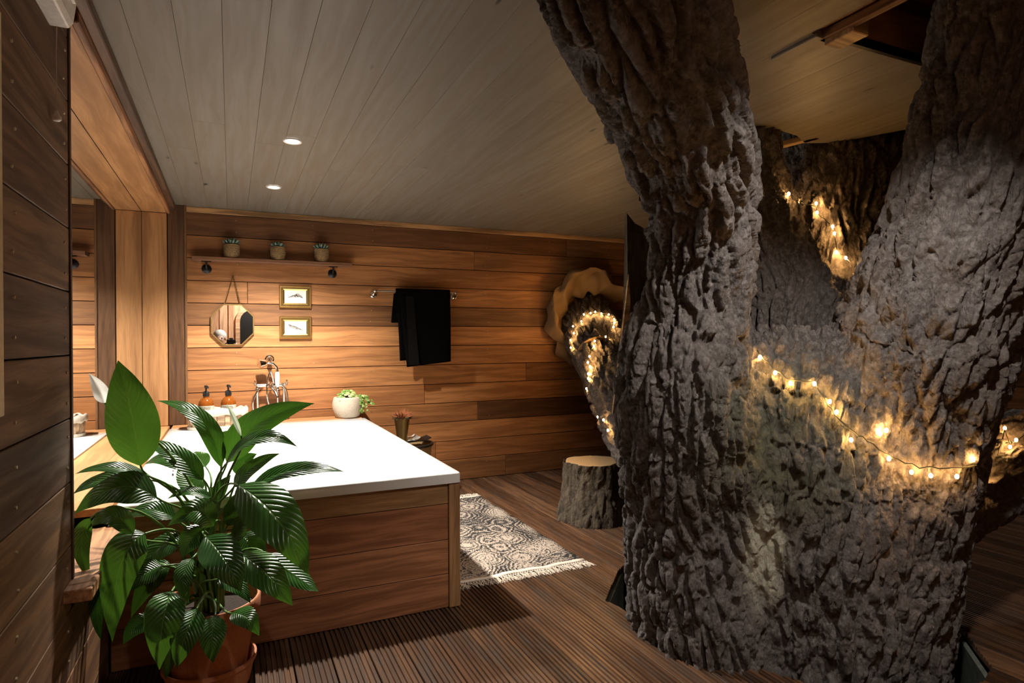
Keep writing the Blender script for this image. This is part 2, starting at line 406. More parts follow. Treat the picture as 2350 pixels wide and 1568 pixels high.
HOLE_NEAR = [(1.69, 2.575), (1.72, 2.25), (1.79, 1.97), (1.96, 1.64), (2.2, 1.47), (2.48, 1.385), (2.66, 1.36), (3.10, 1.80), (3.3, 2.2)]
def hole_near(x): return float(np.interp(x, [p[0] for p in HOLE_NEAR], [p[1] for p in HOLE_NEAR]))
HOLE_FAR = [(1.69, 2.60), (1.82, 2.74), (2.05, 2.98), (2.5, 3.2), (3.0, 3.1), (3.3, 2.6)]
def hole_far(x): return float(np.interp(x, [p[0] for p in HOLE_FAR], [p[1] for p in HOLE_FAR]))
x = -.445; i = 0; DW = .147
while x < XR:
    t = [(.112, .057, .03), (.08, .04, .021), (.13, .07, .038), (.096, .05, .027)][i % 4]
    f = random.uniform(.8, 1.2); t = tuple(q*f for q in t)
    x1 = x+DW if i else 1.69-DW*14
    if x1 <= 1.695 or x >= 3.3: deck_board(x, x1, YR, YR, YB, YB, t)
    else:
        a, b = max(x, 1.69), min(x1, 3.3)
        deck_board(x, x1, YR, YR, hole_near(a), hole_near(b), t)
        deck_board(x, x1, hole_far(a), hole_far(b), YB, YB, tuple(q*1.1 for q in t))
    x = x1; i += 1
# lining of the cut-out
tr = struct('trim_1', (1.7, 2.6, 0))
def lining(a, b, name='lining_board', z0=-.28, z1=-.03):
    a, b = Vector((*a, 0)), Vector((*b, 0)); d = (b-a).normalized(); nrm = Vector((-d.y, d.x, 0))
    MB().prism([a+AZ*z0, b+AZ*z0, b+AZ*z1, a+AZ*z1], nrm*.02).build(name, MAT['slate'], tr)
lining((1.70, 2.585), (2.05, 2.96)); lining((2.66, 1.38), (3.12, 1.82))

# ---- back wall
wb = MB().box((-.7, YB+.022, -.3), (XR, YB+.1, 3.0)).build('wall_back', MAT['earth'], origin=(2, YB, 0)); tag(wb, kind='structure')
Z0, DZ = .015, .177
L1, L2, L3, D1, D2 = (.50, .235, .09), (.43, .195, .07), (.38, .165, .058), (.16, .07, .026), (.27, .125, .048)
rows = [  # from the floor up: (x end, tone) pieces
    [(2.4, D2), (6, D2)], [(1.7, L3), (6, L3)], [(3.4, L2), (6, L3)], [(2.114, L3), (4.6, D1), (6, L2)],
    [(1.6, L3), (6, L2)], [(2.624, L2), (3.35, D2), (6, L3)], [(1.42, L2), (6, L2)], [(3.9, L1), (6, L2)],
    [(6, D2)], [(.123, L1), (6, L1)], [(4.2, L2), (6, L2)], [(2.089, L2), (6, D2)], [(3.088, D1), (6, D2)]]
for r, row in enumerate(rows):
    xa = -.44; z0 = Z0+DZ*r if r else 0; z1 = Z0+DZ*(r+1)
    for xe, tn in row:
        xe = min(xe, XR); f = random.uniform(.9, 1.12); pr = random.uniform(0, .003)
        plank('plank', MAT['plank'], wb, ((xa+xe)/2, YB-pr, (z0+z1)/2), xe-xa-.003, z1-z0-.005, .022, AX, AZ, -AY, tuple(q*f for q in tn))
        xa = xe
plank('wall_trim', MAT['trim'], wb, (2.6, YB-.012, 2.338), 6.0, .042, .03, AX, AZ, -AY, (.5, .29, .13))
# screw heads: too small to count
sc = MB()
for r in range(13):
    for xx in (.62, 1.12, 2.22, 2.9, 3.6, .05):
        for dz in (.04, .137):
            if random.random() < .8: sc.lathe([(.0035, 0), (.0035, .004)], (xx+random.uniform(-.02, .02), YB-.0015, Z0+DZ*r+dz), 6, -AY)
tag(sc.build('screws', MAT['iron_screw'], wb), kind='stuff')

# ---- left wall with the mirror niche
wl = MB().box((-.75, YR, -.3), (XLW-.024, 2.2, 3.0)).box((-.75, 2.2, -.3), (XLW-.024, YB, .53)).build('wall_left', MAT['earth'], origin=(-.6, 1, 0)); tag(wl, kind='structure')
ZL, DL = .117, .191
ltones = [(.16, .085, .042), (.21, .11, .052), (.15, .08, .042), (.19, .105, .055), (.22, .13, .065), (.13, .072, .045), (.22, .12, .058), (.14, .075, .04), (.23, .135, .068), (.17, .09, .045), (.2, .115, .06), (.13, .07, .035), (.1, .06, .03)]
for r in range(13):
    z0 = ZL+DL*(r-1) if r else 0; z1 = ZL+DL*r; z1 = min(z1, ZC)
    ye = 2.24 if z1 > .56 else 2.84
    plank('plank', MAT['dark_plank'], wl, (XLW, (YR+ye)/2, (z0+z1)/2), ye-YR-.003, z1-z0-.004, .022, AY, -AZ if 0 else AZ, AX, ltones[r])
plank('end_trim', MAT['dark_plank'], wl, (XLW+.004, 2.252, 1.47), 1.78, .022, .19, AZ, AY, AX, (.09, .05, .028))
sc = MB()
for r in range(1, 13):
    for yy in (1.72, 2.19):
        for dz in (.05, .14): sc.lathe([(.0045, 0), (.004, .004)], (XLW-.0005, yy+random.uniform(-.015, .015), ZL+DL*(r-1)+dz), 6, AX)
tag(sc.build('screws', MAT['iron_screw'], wl), kind='stuff')
ni = struct('trim_2', (XM, 3.8, .657))            # the wooden box round the mirror
plank('jamb_board', MAT['ply'], ni, ((XM+XLW)/2, 5.385, 1.475), 1.63, XLW-XM-.001, .02, AZ, AX, -AY)
plank('soffit_board', MAT['ply'], ni, ((XM+XLW)/2, 3.83, 2.292), 3.11, XLW-XM-.001, .02, AY, AX, -AZ)
plank('fascia_board', MAT['trim'], ni, (XLW+.022, 3.83, 2.322), 3.11, .072, .022, AY, AZ, AX, (.34, .16, .07), .004)
plank('ceiling_moulding', MAT['trim'], ni, (XLW+.06, 3.3, 2.338), 4.2, .044, .037, AY, AZ, AX, (.09, .045, .022), .004)
plank('jamb_board', MAT['ply'], ni, ((XM+XLW)/2, 2.27, 1.475), 1.63, XLW-XM-.001, .02, AZ, AX, AY)
plank('sill_board', MAT['ply'], ni, ((XM+XLW)/2, 4.12, .657), 2.56, XLW-XM+.02, .03, AY, AX, AZ)
plank('ledge_board', MAT['trim'], ni, (-.492, 2.485, .585), .69, .236, .038, AY, AX, AZ, (.40, .21, .10), .003)
po = struct('trim_3', (-.375, 5.4, .657))
plank('corner_post', MAT['dark_plank'], po, (-.376, 5.384, 1.51), 1.70, .125, .036, AZ, AX, -AY, (.13, .065, .03), .004)
plank('post_moulding', MAT['dark_plank'], po, (-.318, 5.376, 1.51), 1.70, .018, .02, AZ, AX, -AY, (.19, .1, .045), .004)

# ---- wall behind the camera, right wall
wr = MB().box((-.7, YR-.1, -.3), (XR, YR-.024, 3.0)).build('wall_rear', MAT['earth'], origin=(2, YR, 0)); tag(wr, kind='structure')
wx = MB().box((XR+.024, YR, -.3), (XR+.1, YB, 3.0)).build('wall_right', MAT['earth'], origin=(XR, 2, 0)); tag(wx, kind='structure')
for r in range(13):
    z0, z1 = .182*r, .182*(r+1)
    plank('plank', MAT['plank'], wx, (XR, (YR+YB)/2, (z0+z1)/2), YB-YR, .178, .022, AY, -AZ, -AX, random.choice([L3, D2, D1]))
    for (a, b) in ((-.44, -.72+.28), (.98, XR)):
        if b-a > .1: plank('plank', MAT['plank'], wr, ((a+b)/2, YR, (z0+z1)/2), b-a, .178, .022, AX, -AZ, AY, random.choice([L2, L3]))
# panelled door with an arched dark window (seen in the octagonal mirror)
dr = struct('door_1', (.25, YR, 0)); DT = (.78, .46, .28)
plank('door_leaf', MAT['panel'], dr, (.27, YR+.005, 1.12), 2.24, 1.4, .03, AZ, -AX, AY, DT, .003)
for (xa, xb, za, zb) in ((-.34, -.22, 0, 2.2), (-.04, .04, 0, 2.2), (-.34, .04, 1.2, 1.3), (-.34, .04, 2.05, 2.2), (-.34, .04, 0, .2)):
    plank('rail', MAT['panel'], dr, ((xa+xb)/2, YR+.028, (za+zb)/2), max(zb-za, xb-xa), min(zb-za, xb-xa), .024, *((AZ, -AX, AY) if zb-za > xb-xa else (AX, AZ, AY)), DT, .004)
plank('door_panel', MAT['panel'], dr, (-.13, YR+.018, 1.67), .6, .1, .014, AZ, -AX, AY, (.8, .5, .32), .006)
plank('door_panel', MAT['panel'], dr, (-.13, YR+.018, .7), .8, .1, .014, AZ, -AX, AY, (.8, .5, .32), .006)
def arch(x0, x1, zb, zs, y, n=14):
    c = (x0+x1)/2; r = (x1-x0)/2
    return [Vector((x0, y, zb))]+[Vector((c-r*math.cos(PI*i/n), y, zs+r*math.sin(PI*i/n))) for i in range(n+1)]+[Vector((x1, y, zb))]
oa, ia = arch(.07, .62, .9, 1.65, YR+.05), arch(.14, .55, .97, 1.65, YR+.05)
m = MB(); n = len(oa)
m.add(oa+ia+[p-AY*.04 for p in oa]+[p-AY*.04 for p in ia], [(i, i+1, n+i+1, n+i) for i in range(n-1)]+[(n-1, 0, n, 2*n-1)]+[(n+i, n+i+1, 3*n+i+1, 3*n+i) for i in range(n-1)]+[(2*n+i, 2*n+i+1, i+1, i) for i in range(n-1)])
af_ = m.build('arch_frame', MAT['panel'], dr, tone=DT)
MB().prism(arch(.13, .56, .96, 1.65, YR+.012), AY*.01).build('pane', MAT['black_plastic'], af_)

# ---- ceiling: painted boards along Y, cut out round the trunks
ce = MB().box((-.7, YR-.1, 3.02), (XR+.1, YB+.1, 3.1)).build('ceiling', MAT['earth'], origin=(2, 2, 3.02)); tag(ce, kind='structure')
def ceil_board(x0, x1, y0, y1, tone, e=(0, 0, 0, 0), z=ZC, T=.02):
    if y1-y0 > 3.2 and not any(e):                   # long runs are two boards butted end to end
        ys = random.uniform(y0+1.2, y1-1.2); f = random.uniform(.95, 1.05)
        ceil_board(x0, x1, y0, ys-.0008, tone, (0, 0, 0, .0001)); ceil_board(x0, x1, ys, y1, tuple(q*f for q in tone), (0, 0, 0, .0001)); return
    plank('ceiling_board', MAT['ceil'], ce, ((x0+x1)/2, (y0+y1)/2, z), y1-y0, x1-x0-.0008, T, AY, AX, -AZ, tone, .0006, e)
HC = [(2.08, 2.29), (2.65, 2.28), (2.93, 2.42), (3.14, 2.0), (3.7, 1.9)]            # near edge of the cut-out for the back trunks
def hc(x): return float(np.interp(x, [p[0] for p in HC], [p[1] for p in HC]))
x = -.45; CWD = .1432
while x < XR-.01:
    x1 = min(x+CWD, XR); f = random.uniform(.93, 1.06); tn = (.17*f, .158*f, .135*f)
    if x1 <= .35: ceil_board(x, x1, YR, YB, tn)
    elif x1 <= 1.3: ceil_board(x, x1, YR, .78, tn); ceil_board(x, x1, 1.46, YB, tn)      # round the leaning trunk
    elif x1 <= 1.92: ceil_board(x, x1, YR, YB, tn)
    elif x1 <= 2.10: ceil_board(x, x1, YR, .5, tn); ceil_board(x, x1, 1.51, YB, tn)
    elif x1 <= 3.75:
        ceil_board(x, x1, YR, .5, tn); ya, yb = hc(x), hc(x1)
        ym = min(ya, yb); L = ym-1.51
        ceil_board(x, x1, 1.51, ym, tn, (0, 0, ya-ym, yb-ym))
        fa, fb = min(3.95, x/.723-.06), min(3.95, x1/.723-.06); ceil_board(x, x1, fa, YB, tn, (0, fb-fa, 0, 0))
    else: ceil_board(x, x1, YR, YB, tn)
    x = x1
# roof void over the right-hand cut-out
vd = struct('trim_4', (2.5, 1.5, ZC))
MB().box((1.88, 1.535, ZC+.02), (3.5, 1.56, 3.0)).build('void_board', MAT['trim'], vd, tone=(.36, .18, .085))
MB().box((1.86, .45, ZC+.02), (1.885, 1.56, 3.0)).build('void_board', MAT['trim'], vd, tone=(.3, .15, .07))
MB().box((1.86, .42, ZC+.02), (3.5, .45, 3.0)).build('void_board', MAT['trim'], vd, tone=(.3, .15, .07))
MB().box((1.93, 1.496, ZC-.004), (3.3, 1.512, ZC+.03)).build('metal_strip', MAT['black_metal'], vd)
plank('edge_trim', MAT['trim'], vd, (1.905, 1.12, ZC-.012), .8, .03, .03, AY, AX, -AZ, (.34, .18, .075))
MB().box((1.905, 1.40, ZC-.03), (1.985, 1.51, ZC+.03)).build('wood_block', MAT['pale'], vd, bevel=.003)
plank('patch_board', MAT['ceil'], vd, (1.93, 1.60, ZC-.012), .20, .15, .012, AY, AX, -AZ, (.16, .148, .125))
plank('edge_trim', MAT['pale'], vd, (2.79, 2.46, ZC+.0), .36, .04, .03, (AY*.5+AX*-.15).normalized(), (AX*.5+AY*.15).normalized(), -AZ)
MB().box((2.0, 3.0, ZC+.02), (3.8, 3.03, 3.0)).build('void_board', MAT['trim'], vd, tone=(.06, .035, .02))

# ================================================================== TREE
def tube_rings(mb, chain, n=26, lump=.05, seed=0):
    pts = [at(a, b, c) for a, b, c, d in chain]; rad = [d*c/F_PX*.965 for a, b, c, d in chain]
    # smooth resample
    P = []; Rr = []
    for i in range(len(pts)-1):
        p0, p1, p2, p3 = pts[max(i-1, 0)], pts[i], pts[i+1], pts[min(i+2, len(pts)-1)]
        for t in (0, .25, .5, .75):
            P.append(.5*((2*p1)+(p2-p0)*t+(2*p0-5*p1+4*p2-p3)*t*t+(3*p1-p0-3*p2+p3)*t**3)); Rr.append(rad[i]+(rad[i+1]-rad[i])*t)
    P.append(pts[-1]); Rr.append(rad[-1])
    rs = []; u = None
    for i, p in enumerate(P):
        t = (P[min(i+1, len(P)-1)]-P[max(i-1, 0)]).normalized()
        u = t.orthogonal().normalized() if u is None else (u-t*u.dot(t)).normalized(); v = t.cross(u)
        rs.append([p+(u*math.cos(2*PI*k/n)+v*math.sin(2*PI*k/n))*Rr[i]*(1+lump*math.sin(3*2*PI*k/n+seed+i*.3)*.5+lump*math.sin(5*2*PI*k/n-seed*2+i*.17)*.5) for k in range(n)])
    mb.rings(rs); return P, Rr
def E(xl, xr, y, zc):                              # trunk section from its two silhouette edges in the photo
    a, b = math.atan((xl-CX)/F_PX), math.atan((xr-CX)/F_PX); c, d = (a+b)/2, (b-a)/2
    return (CX+F_PX*math.tan(c), y, zc, F_PX*math.sin(d)/math.cos(c))
CH = dict(
 M=[E(1500,2140,1800,2.95),E(1500,2140,1600,2.95),E(1496,2150,1450,2.95),E(1490,2170,1300,2.95),E(1480,2190,1150,2.93),E(1480,2210,1020,2.9),E(1500,2210,940,2.9),E(1580,2130,880,2.95)],
 L=[E(1442,1880,1800,2.82),E(1440,1876,1600,2.80),E(1436,1862,1450,2.78),E(1428,1830,1300,2.74),E(1424,1785,1150,2.66),E(1412,1745,1000,2.53),E(1412,1736,900,2.47),E(1424,1733,800,2.44),E(1468,1730,700,2.41),E(1482,1736,600,2.36),E(1481,1745,500,2.28),E(1455,1745,400,2.17),E(1414,1735,300,2.04),E(1360,1712,200,1.9),E(1308,1686,100,1.76),E(1257,1662,0,1.64),E(1198,1640,-120,1.52),E(1147,1620,-260,1.42),E(1090,1600,-430,1.33),E(1010,1590,-700,1.2)],
 R=[E(1770,2190,1800,2.76),E(1775,2192,1600,2.74),E(1785,2200,1450,2.72),E(1800,2222,1300,2.68),E(1845,2246,1150,2.6),E(1885,2300,950,2.5),E(1890,2362,800,2.42),E(1950,2415,650,2.33),E(2014,2470,500,2.24),E(2074,2515,300,2.15),E(2124,2545,100,2.05),E(2152,2570,-50,1.97),E(2185,2600,-250,1.85),E(2200,2650,-450,1.75)],
 A=[(1840,950,3.0,140),(1825,800,3.02,122),(1800,700,3.06,112),(1762,600,3.1,105),(1730,500,3.16,98),(1707,400,3.22,92),(1692,300,3.28,92),(1680,150,3.35,95),(1670,20,3.4,95)],
 B=[(1880,950,3.2,140),(1900,800,3.25,142),(1920,650,3.35,138),(1935,500,3.48,136),(1940,340,3.62,135),(1945,150,3.75,135),(1950,0,3.85,135)],
 H=[(2050,1180,2.75,130),(2200,1115,2.85,108),(2310,1058,2.95,97),(2450,1000,3.1,92),(2650,930,3.35,90)],
)
CW = dict(W=[(1570,1070,3.2,125),(1505,1012,3.8,104),(1452,940,4.5,88),(1406,852,5.3,77),(1362,768,6.0,69),(1338,728,6.5,67)],
          V=[(1480,1010,3.75,72),(1440,945,4.1,64),(1405,880,4.4,56),(1368,815,4.75,50)])
def limb_mesh(chains, coarse, fine, smooth_it, seed):
    mb = MB(); axes = []
    for i, (k, c) in enumerate(chains.items()): axes.append(tube_rings(mb, c, seed=i*1.7+seed))
    me = bpy.data.meshes.new('raw'); me.from_pydata([tuple(v) for v in mb.v], [], mb.f)
    o = bpy.data.objects.new('raw', me); COL.objects.link(o)
    r = o.modifiers.new('a', 'REMESH'); r.mode = 'VOXEL'; r.voxel_size = coarse
    s = o.modifiers.new('b', 'SMOOTH'); s.factor = .5; s.iterations = smooth_it
    r = o.modifiers.new('c', 'REMESH'); r.mode = 'VOXEL'; r.voxel_size = fine
    s = o.modifiers.new('d', 'SMOOTH'); s.factor = .5; s.iterations = 4
    dg = bpy.context.evaluated_depsgraph_get(); ev = o.evaluated_get(dg)
    out = bpy.data.meshes.new_from_object(ev); bpy.data.objects.remove(o); bpy.data.meshes.remove(me)
    nv = len(out.vertices); co = np.empty(nv*3, np.float32); out.vertices.foreach_get('co', co); co = co.reshape(-1, 3)
    # limb coordinates: distance across and along the two nearest limbs
    ds = []; qs = []
    for li, (P, R) in enumerate(axes):
        P, R = P[::2], R[::2]
        best = np.full(nv, 1e9, np.float32); q = np.zeros((nv, 3), np.float32); cum = 0; u = None
        for i in range(len(P)-1):
            a = np.array(P[i], np.float32); b = np.array(P[i+1], np.float32); ln = float(np.linalg.norm(b-a)); t = Vector((b-a)/ln)
            u = t.orthogonal().normalized() if u is None else (u-t*u.dot(t)).normalized(); v = t.cross(u)
            rel = co-a; s_ = np.clip(rel@np.array(t, np.float32), 0, ln); cl = a+s_[:, None]*np.array(t, np.float32)
            d = np.linalg.norm(co-cl, axis=1)/(R[i]+(R[i+1]-R[i])*s_/ln)
            mk = d < best
            if mk.any():
                best[mk] = d[mk]
                pr = co[mk]-cl[mk]; al = (rel[mk]@np.array(t, np.float32))
                q[mk, 0] = pr@np.array(u, np.float32); q[mk, 1] = pr@np.array(v, np.float32); q[mk, 2] = cum+al
            cum += ln
        q += np.array([li*3.7, li*1.3, li*5.1], np.float32); ds.append(best); qs.append(q)
    D = np.stack(ds, 1); Q = np.stack(qs, 1); order = np.argsort(D, 1)
    ia = order[:, 0]; ib = order[:, 1] if D.shape[1] > 1 else order[:, 0]
    # keep the pair ordered by limb number so that colours never jump where the nearest limb changes
    lo, hi = np.minimum(ia, ib), np.maximum(ia, ib); ar = np.arange(nv)
    da, db = D[ar, lo], D[ar, hi]
    wgt = np.clip(.5+(da-db)/.16*.5, 0, 1)
    for nm, arr in (('bark_a', Q[ar, lo]), ('bark_b', Q[ar, hi])):
        at_ = out.attributes.new(nm, 'FLOAT_VECTOR', 'POINT'); at_.data.foreach_set('vector', arr.astype(np.float32).ravel())
    at_ = out.attributes.new('bark_w', 'FLOAT', 'POINT'); at_.data.foreach_set('value', wgt.astype(np.float32))
    out.polygons.foreach_set('use_smooth', np.ones(len(out.polygons), bool))
    return out
base = at(1820, 1450, 2.85); base.z = -.45
tree = thing('oak_tree', (0, 0, 0), 'massive oak tree with forked rough-barked trunks growing up through the deck', 'tree')
me_tree = limb_mesh(CH, .03, .0066, 10, 0)
trunk = link('trunk', me_tree, MAT['bark'], tree)
me_limb = limb_mesh(CW, .03, .012, 5, 3)
limb = link('limb', me_limb, MAT['bark'], tree)
c = at(1368, 815, 4.75); ax_ = (at(1368, 815, 4.75)-at(1405, 880, 4.4)).normalized()
MB().lathe([(.155, 0), (.155, .012), (.0, .014)], c+ax_*.005, 20, ax_).build('sawn_stub_face', MAT['cut'], tree)
dg = bpy.context.evaluated_depsgraph_get()
bv_trunk = BVHTree.FromObject(trunk, dg); bv_limb = BVHTree.FromObject(limb, dg)
def on_tree(px, py, off=.03, fallback=3.0, only=None):
    d = ray(px, py).normalized(); best = None
    for b in ((bv_trunk, bv_limb) if only is None else (only,)):
        h = b.ray_cast(EYE, d)
        if h[0] is not None and (best is None or h[3] < best): best = h[3]
    if best is None: return at(px, py, fallback)
    return EYE+d*(best-off)

# ---- rough slab beside the left trunk
slab = thing('bark_slab', at(1450, 950, 2.75), 'upright dark slab with a pale sawn edge behind the leaning trunk', 'slab')
ol = [(1441,497),(1458,512),(1470,522),(1492,545),(1500,640),(1500,740),(1490,830),(1460,920),(1415,962),(1425,850),(1440,700)]
MB().prism([at(a, b, 2.78) for a, b in ol], FW*.03).build('slab_face', MAT['stump'], slab)
ol = [(1443,630),(1437,690),(1425,790),(1406,950),(1412,955),(1428,860),(1442,770),(1447,690)]
MB().prism([at(a, b, 2.765) for a, b in ol], FW*.03).build('sawn_edge', MAT['pale'], slab)

# ---- burlap wrapped where the limb meets the wall
m = MB(); ctr = on_y(1352, 742, YB-.10); rws = []
for i in range(49):
    a = math.radians(32+ (262-32)*i/48)
    rw = []
    for j in range(9):
        t = j/8
        rr = .33+.15*math.sin(t*PI)**.7*(.55+.5*math.sin(a*1.3-.6))+.018*math.sin(a*9+t*4)
        rr += (t-.5)*.16 + .02*math.sin(a*13+t*9)
        yy = -.02-.13*math.sin(t*PI)-.045*math.sin(a*5+t*9)-.02*math.sin(a*11-t*13)
        ex = 1+.10*max(0, -math.cos(a))
        rw.append(ctr+Vector((math.cos(a)*rr*1.02*ex, yy+.06, math.sin(a)*rr*1.12)))
    rws.append(rw)
bl = m.grid(rws).build('burlap_wrap', MAT['burlap'], origin=ctr, smooth=True, solid=.008, subd=1)
tag(bl, 'brown burlap cloth wrapped round the limb where it meets the plank wall', 'cloth')

# ---- fairy lights
def fairy(name, bulbs, wire, label, off=.034, only=None):
    b0 = on_tree(*bulbs[0], off, only=only)
    t = thing(name, b0, label, 'string lights', 'fairy light strings on the tree')
    pts = [on_tree(px, py, off-.006, only=only) for px, py in wire]
    out = []
    for i in range(len(pts)-1):
        for s in (0, .34, .67): out.append(pts[i].lerp(pts[i+1], s)+Vector((0, 0, .004*math.sin(i*2.1+s*9))))
    out.append(pts[-1])
    wr_ = MB().tube(out, .0025, 6).build('wire', MAT['wire'], t)
    proto = None
    for px, py in bulbs:
        p = on_tree(px, py, off, only=only)
        if proto is None:
            o = MB().ball(p, .0066, 8, 5, (1, 1, 1.3)).build('bulb', MAT['bulb'], wr_, origin=p, smooth=True); proto = o
        else:
            o = proto.copy(); COL.objects.link(o); o.parent = wr_; o.location = p-WL[t.name]
    return t
fairy('fairy_lights', [(1744,820),(1779,856),(1814,880),(1869,881),(1904,922),(1920,946),(1953,1010),(2020,995),(2034,988),(2040,1053),(2092,1084),(2136,1092),(2196,1094),(2233,1055),(2266,1088)],
      [(1738,805),(1744,815),(1779,850),(1814,872),(1869,878),(1900,928),(1925,962),(1960,993),(1990,1010),(2030,1040),(2060,1056),(2110,1073),(2180,1075),(2240,1070),(2272,1058)],
      'warm fairy light string draped across the front of the tree fork')
fairy('fairy_lights', [(1810,445),(1828,467),(1873,467),(1875,488),(1911,520),(1915,536),(1919,579),(1941,592),(1968,622)],
      [(1810,440),(1828,462),(1850,470),(1873,472),(1876,490),(1900,510),(1914,530),(1921,575),(1945,595),(1972,628)],
      'warm fairy light string climbing the dark rear trunk', .034)
fairy('fairy_lights', [(2306,983),(2318,1026),(2332,1010)], [(2290,1045),(2306,988),(2318,1020),(2332,1012),(2349,1000)],
      'short fairy light string on the limb at the right edge', .034)
fairy('fairy_lights', [(1340,722),(1334,738),(1355,719),(1366,716),(1380,720),(1397,722),(1409,733),(1410,741),(1408,750),(1315,749),(1317,765),(1309,781),(1310,798),(1390,773),(1365,783),(1363,795),(1353,818),(1349,832),(1354,842),(1350,858),(1350,869),(1346,892),(1359,914),(1372,957),(1385,964),(1395,988)],
      [(1310,800),(1309,781),(1317,760),(1325,745),(1340,722),(1366,716),(1397,722),(1409,735),(1406,752),(1390,773),(1366,784),(1353,815),(1350,840),(1350,869),(1348,892),(1360,915),(1372,950),(1385,964),(1396,990)],
      'warm fairy light string wound round the limb that enters the plank wall', .06)

# ================================================================== BATH
def rrect(x0, x1, y0, y1, r, z, n=6):
    out = []
    for cx, cy, a0 in ((x1-r, y0+r, -PI/2), (x1-r, y1-r, 0), (x0+r, y1-r, PI/2), (x0+r, y0+r, PI)):
        for i in range(n+1): a = a0+PI/2*i/n; out.append(Vector((cx+r*math.cos(a), cy+r*math.sin(a), z)))
    return out
X0, X1, Y0, Y1, RZ = -.42, 1.015, 2.832, 5.2, .657
tub = thing('bathtub', (.3, 4, .15), 'large white acrylic bathtub set into a wooden surround', 'bathtub')
ix0, ix1, iy0, iy1 = X0+.09, X1-.085, Y0+.10, Y1-.30
m = MB().rings([rrect(X0, X1, Y0, Y1, .015, RZ-.049), rrect(X0, X1, Y0, Y1, .015, RZ-.006), rrect(X0+.005, X1-.005, Y0+.005, Y1-.005, .013, RZ),
    rrect(ix0-.012, ix1+.012, iy0-.012, iy1+.012, .07, RZ), rrect(ix0, ix1, iy0, iy1, .07, RZ-.012), rrect(ix0+.03, ix1-.03, iy0+.04, iy1-.04, .08, RZ-.25),
    rrect(ix0+.06, ix1-.06, iy0+.09, iy1-.09, .10, RZ-.43), rrect(ix0+.13, ix1-.13, iy0+.18, iy1-.18, .10, RZ-.47)], cap0=False)
m.build('tub_shell', MAT['acrylic'], tub, smooth=True)
MB().lathe([(.035, 0), (.035, .004), (.02, .008)], (.3, 3.95, RZ-.469), 20).build('drain', MAT['chrome'], tub, smooth=True)
MB().lathe([(.032, 0), (.03, .008), (.02, .012)], (ix0+.02, 4.0, RZ-.12), 20, AX).build('overflow', MAT['chrome'], tub, smooth=True)
sur = thing('bath_surround', (.3, 2.86, 0), 'reddish wooden plank casing around the white bathtub', 'bath panel')
zs = [0, .163, .33, .505, .606]; tn = [(.36, .155, .075), (.41, .185, .09), (.38, .165, .082), (.40, .23, .105)]
for i in range(4):
    plank('plank', MAT['panel'], sur, ((-.44+.958)/2, 2.855, (zs[i]+zs[i+1])/2), 1.395, zs[i+1]-zs[i]-.003, .02, AX, AZ, -AY, tn[i], .0015)
    plank('plank', MAT['panel'], sur, (1.006, (2.87+5.2)/2, (zs[i]+zs[i+1])/2), 2.32, zs[i+1]-zs[i]-.003, .02, AY, AZ, AX, tn[(i+1) % 4], .0015)
plank('corner_post', MAT['panel'], sur, (.985, 2.842, .303), .605, .056, .03, AZ, AX, -AY, (.36, .2, .095), .003)
plank('side_post', MAT['panel'], sur, (1.015, 2.87, .303), .605, .05, .02, AZ, AY, AX, (.36, .2, .095), .003)
plank('back_ledge', MAT['ply'], sur, (.29, 5.296, RZ+.004), 1.40, .19, .03, AX, AY, AZ)

# ================================================================== DOWNLIGHTS
DL_LAB = ['bright round ceiling spotlight nearer the camera above the bath', 'bright round ceiling spotlight farther back above the bath',
          'round ceiling spotlight in front of the tree', 'round ceiling spotlight behind the viewer by the panelled door', 'added fill spotlight in the ceiling, unseen at far right beyond the tree', 'added fill spotlight in the ceiling, unseen just in front of the viewer']
for i, (lx, ly, pw, cone) in enumerate(DOWNLIGHTS):
    t = thing('downlight', (lx, ly, ZC), DL_LAB[i], 'spotlight', 'round spotlights in the ceiling')
    MB().lathe([(.036, -.001), (.036, -.006), (.046, -.008), (.05, -.003), (.05, -.001)], (lx, ly, ZC), 28, cap0=False, cap1=False).build('trim_ring', MAT['white_plastic'], t, smooth=True)
    MB().lathe([(.036, -.002), (.036, -.004)], (lx, ly, ZC), 28).build('lens', MAT['lamp'], t)
    ld = bpy.data.lights.new('spot', 'SPOT'); ld.energy = pw; ld.color = WARM; ld.spot_size = math.radians(cone); ld.spot_blend = .75 if i else .5; ld.shadow_soft_size = .03
    lo = bpy.data.objects.new('spot', ld); COL.objects.link(lo); lo.parent = t; lo.location = (0, 0, -.03)
    if i in AIM: lo.rotation_euler = (Vector(AIM[i])-Vector((lx, ly, ZC-.03))).to_track_quat('-Z', 'Y').to_euler()

# ================================================================== MIRRORS AND THINGS ON THE BACK WALL
nm = MB().box((XM-.008, 2.29, .66), (XM, 5.38, 2.29)).build('niche_mirror', MAT['mirror'], origin=(XM, 3.8, .66))
tag(nm, 'tall mirror filling the wooden niche on the left beside the bath', 'mirror')
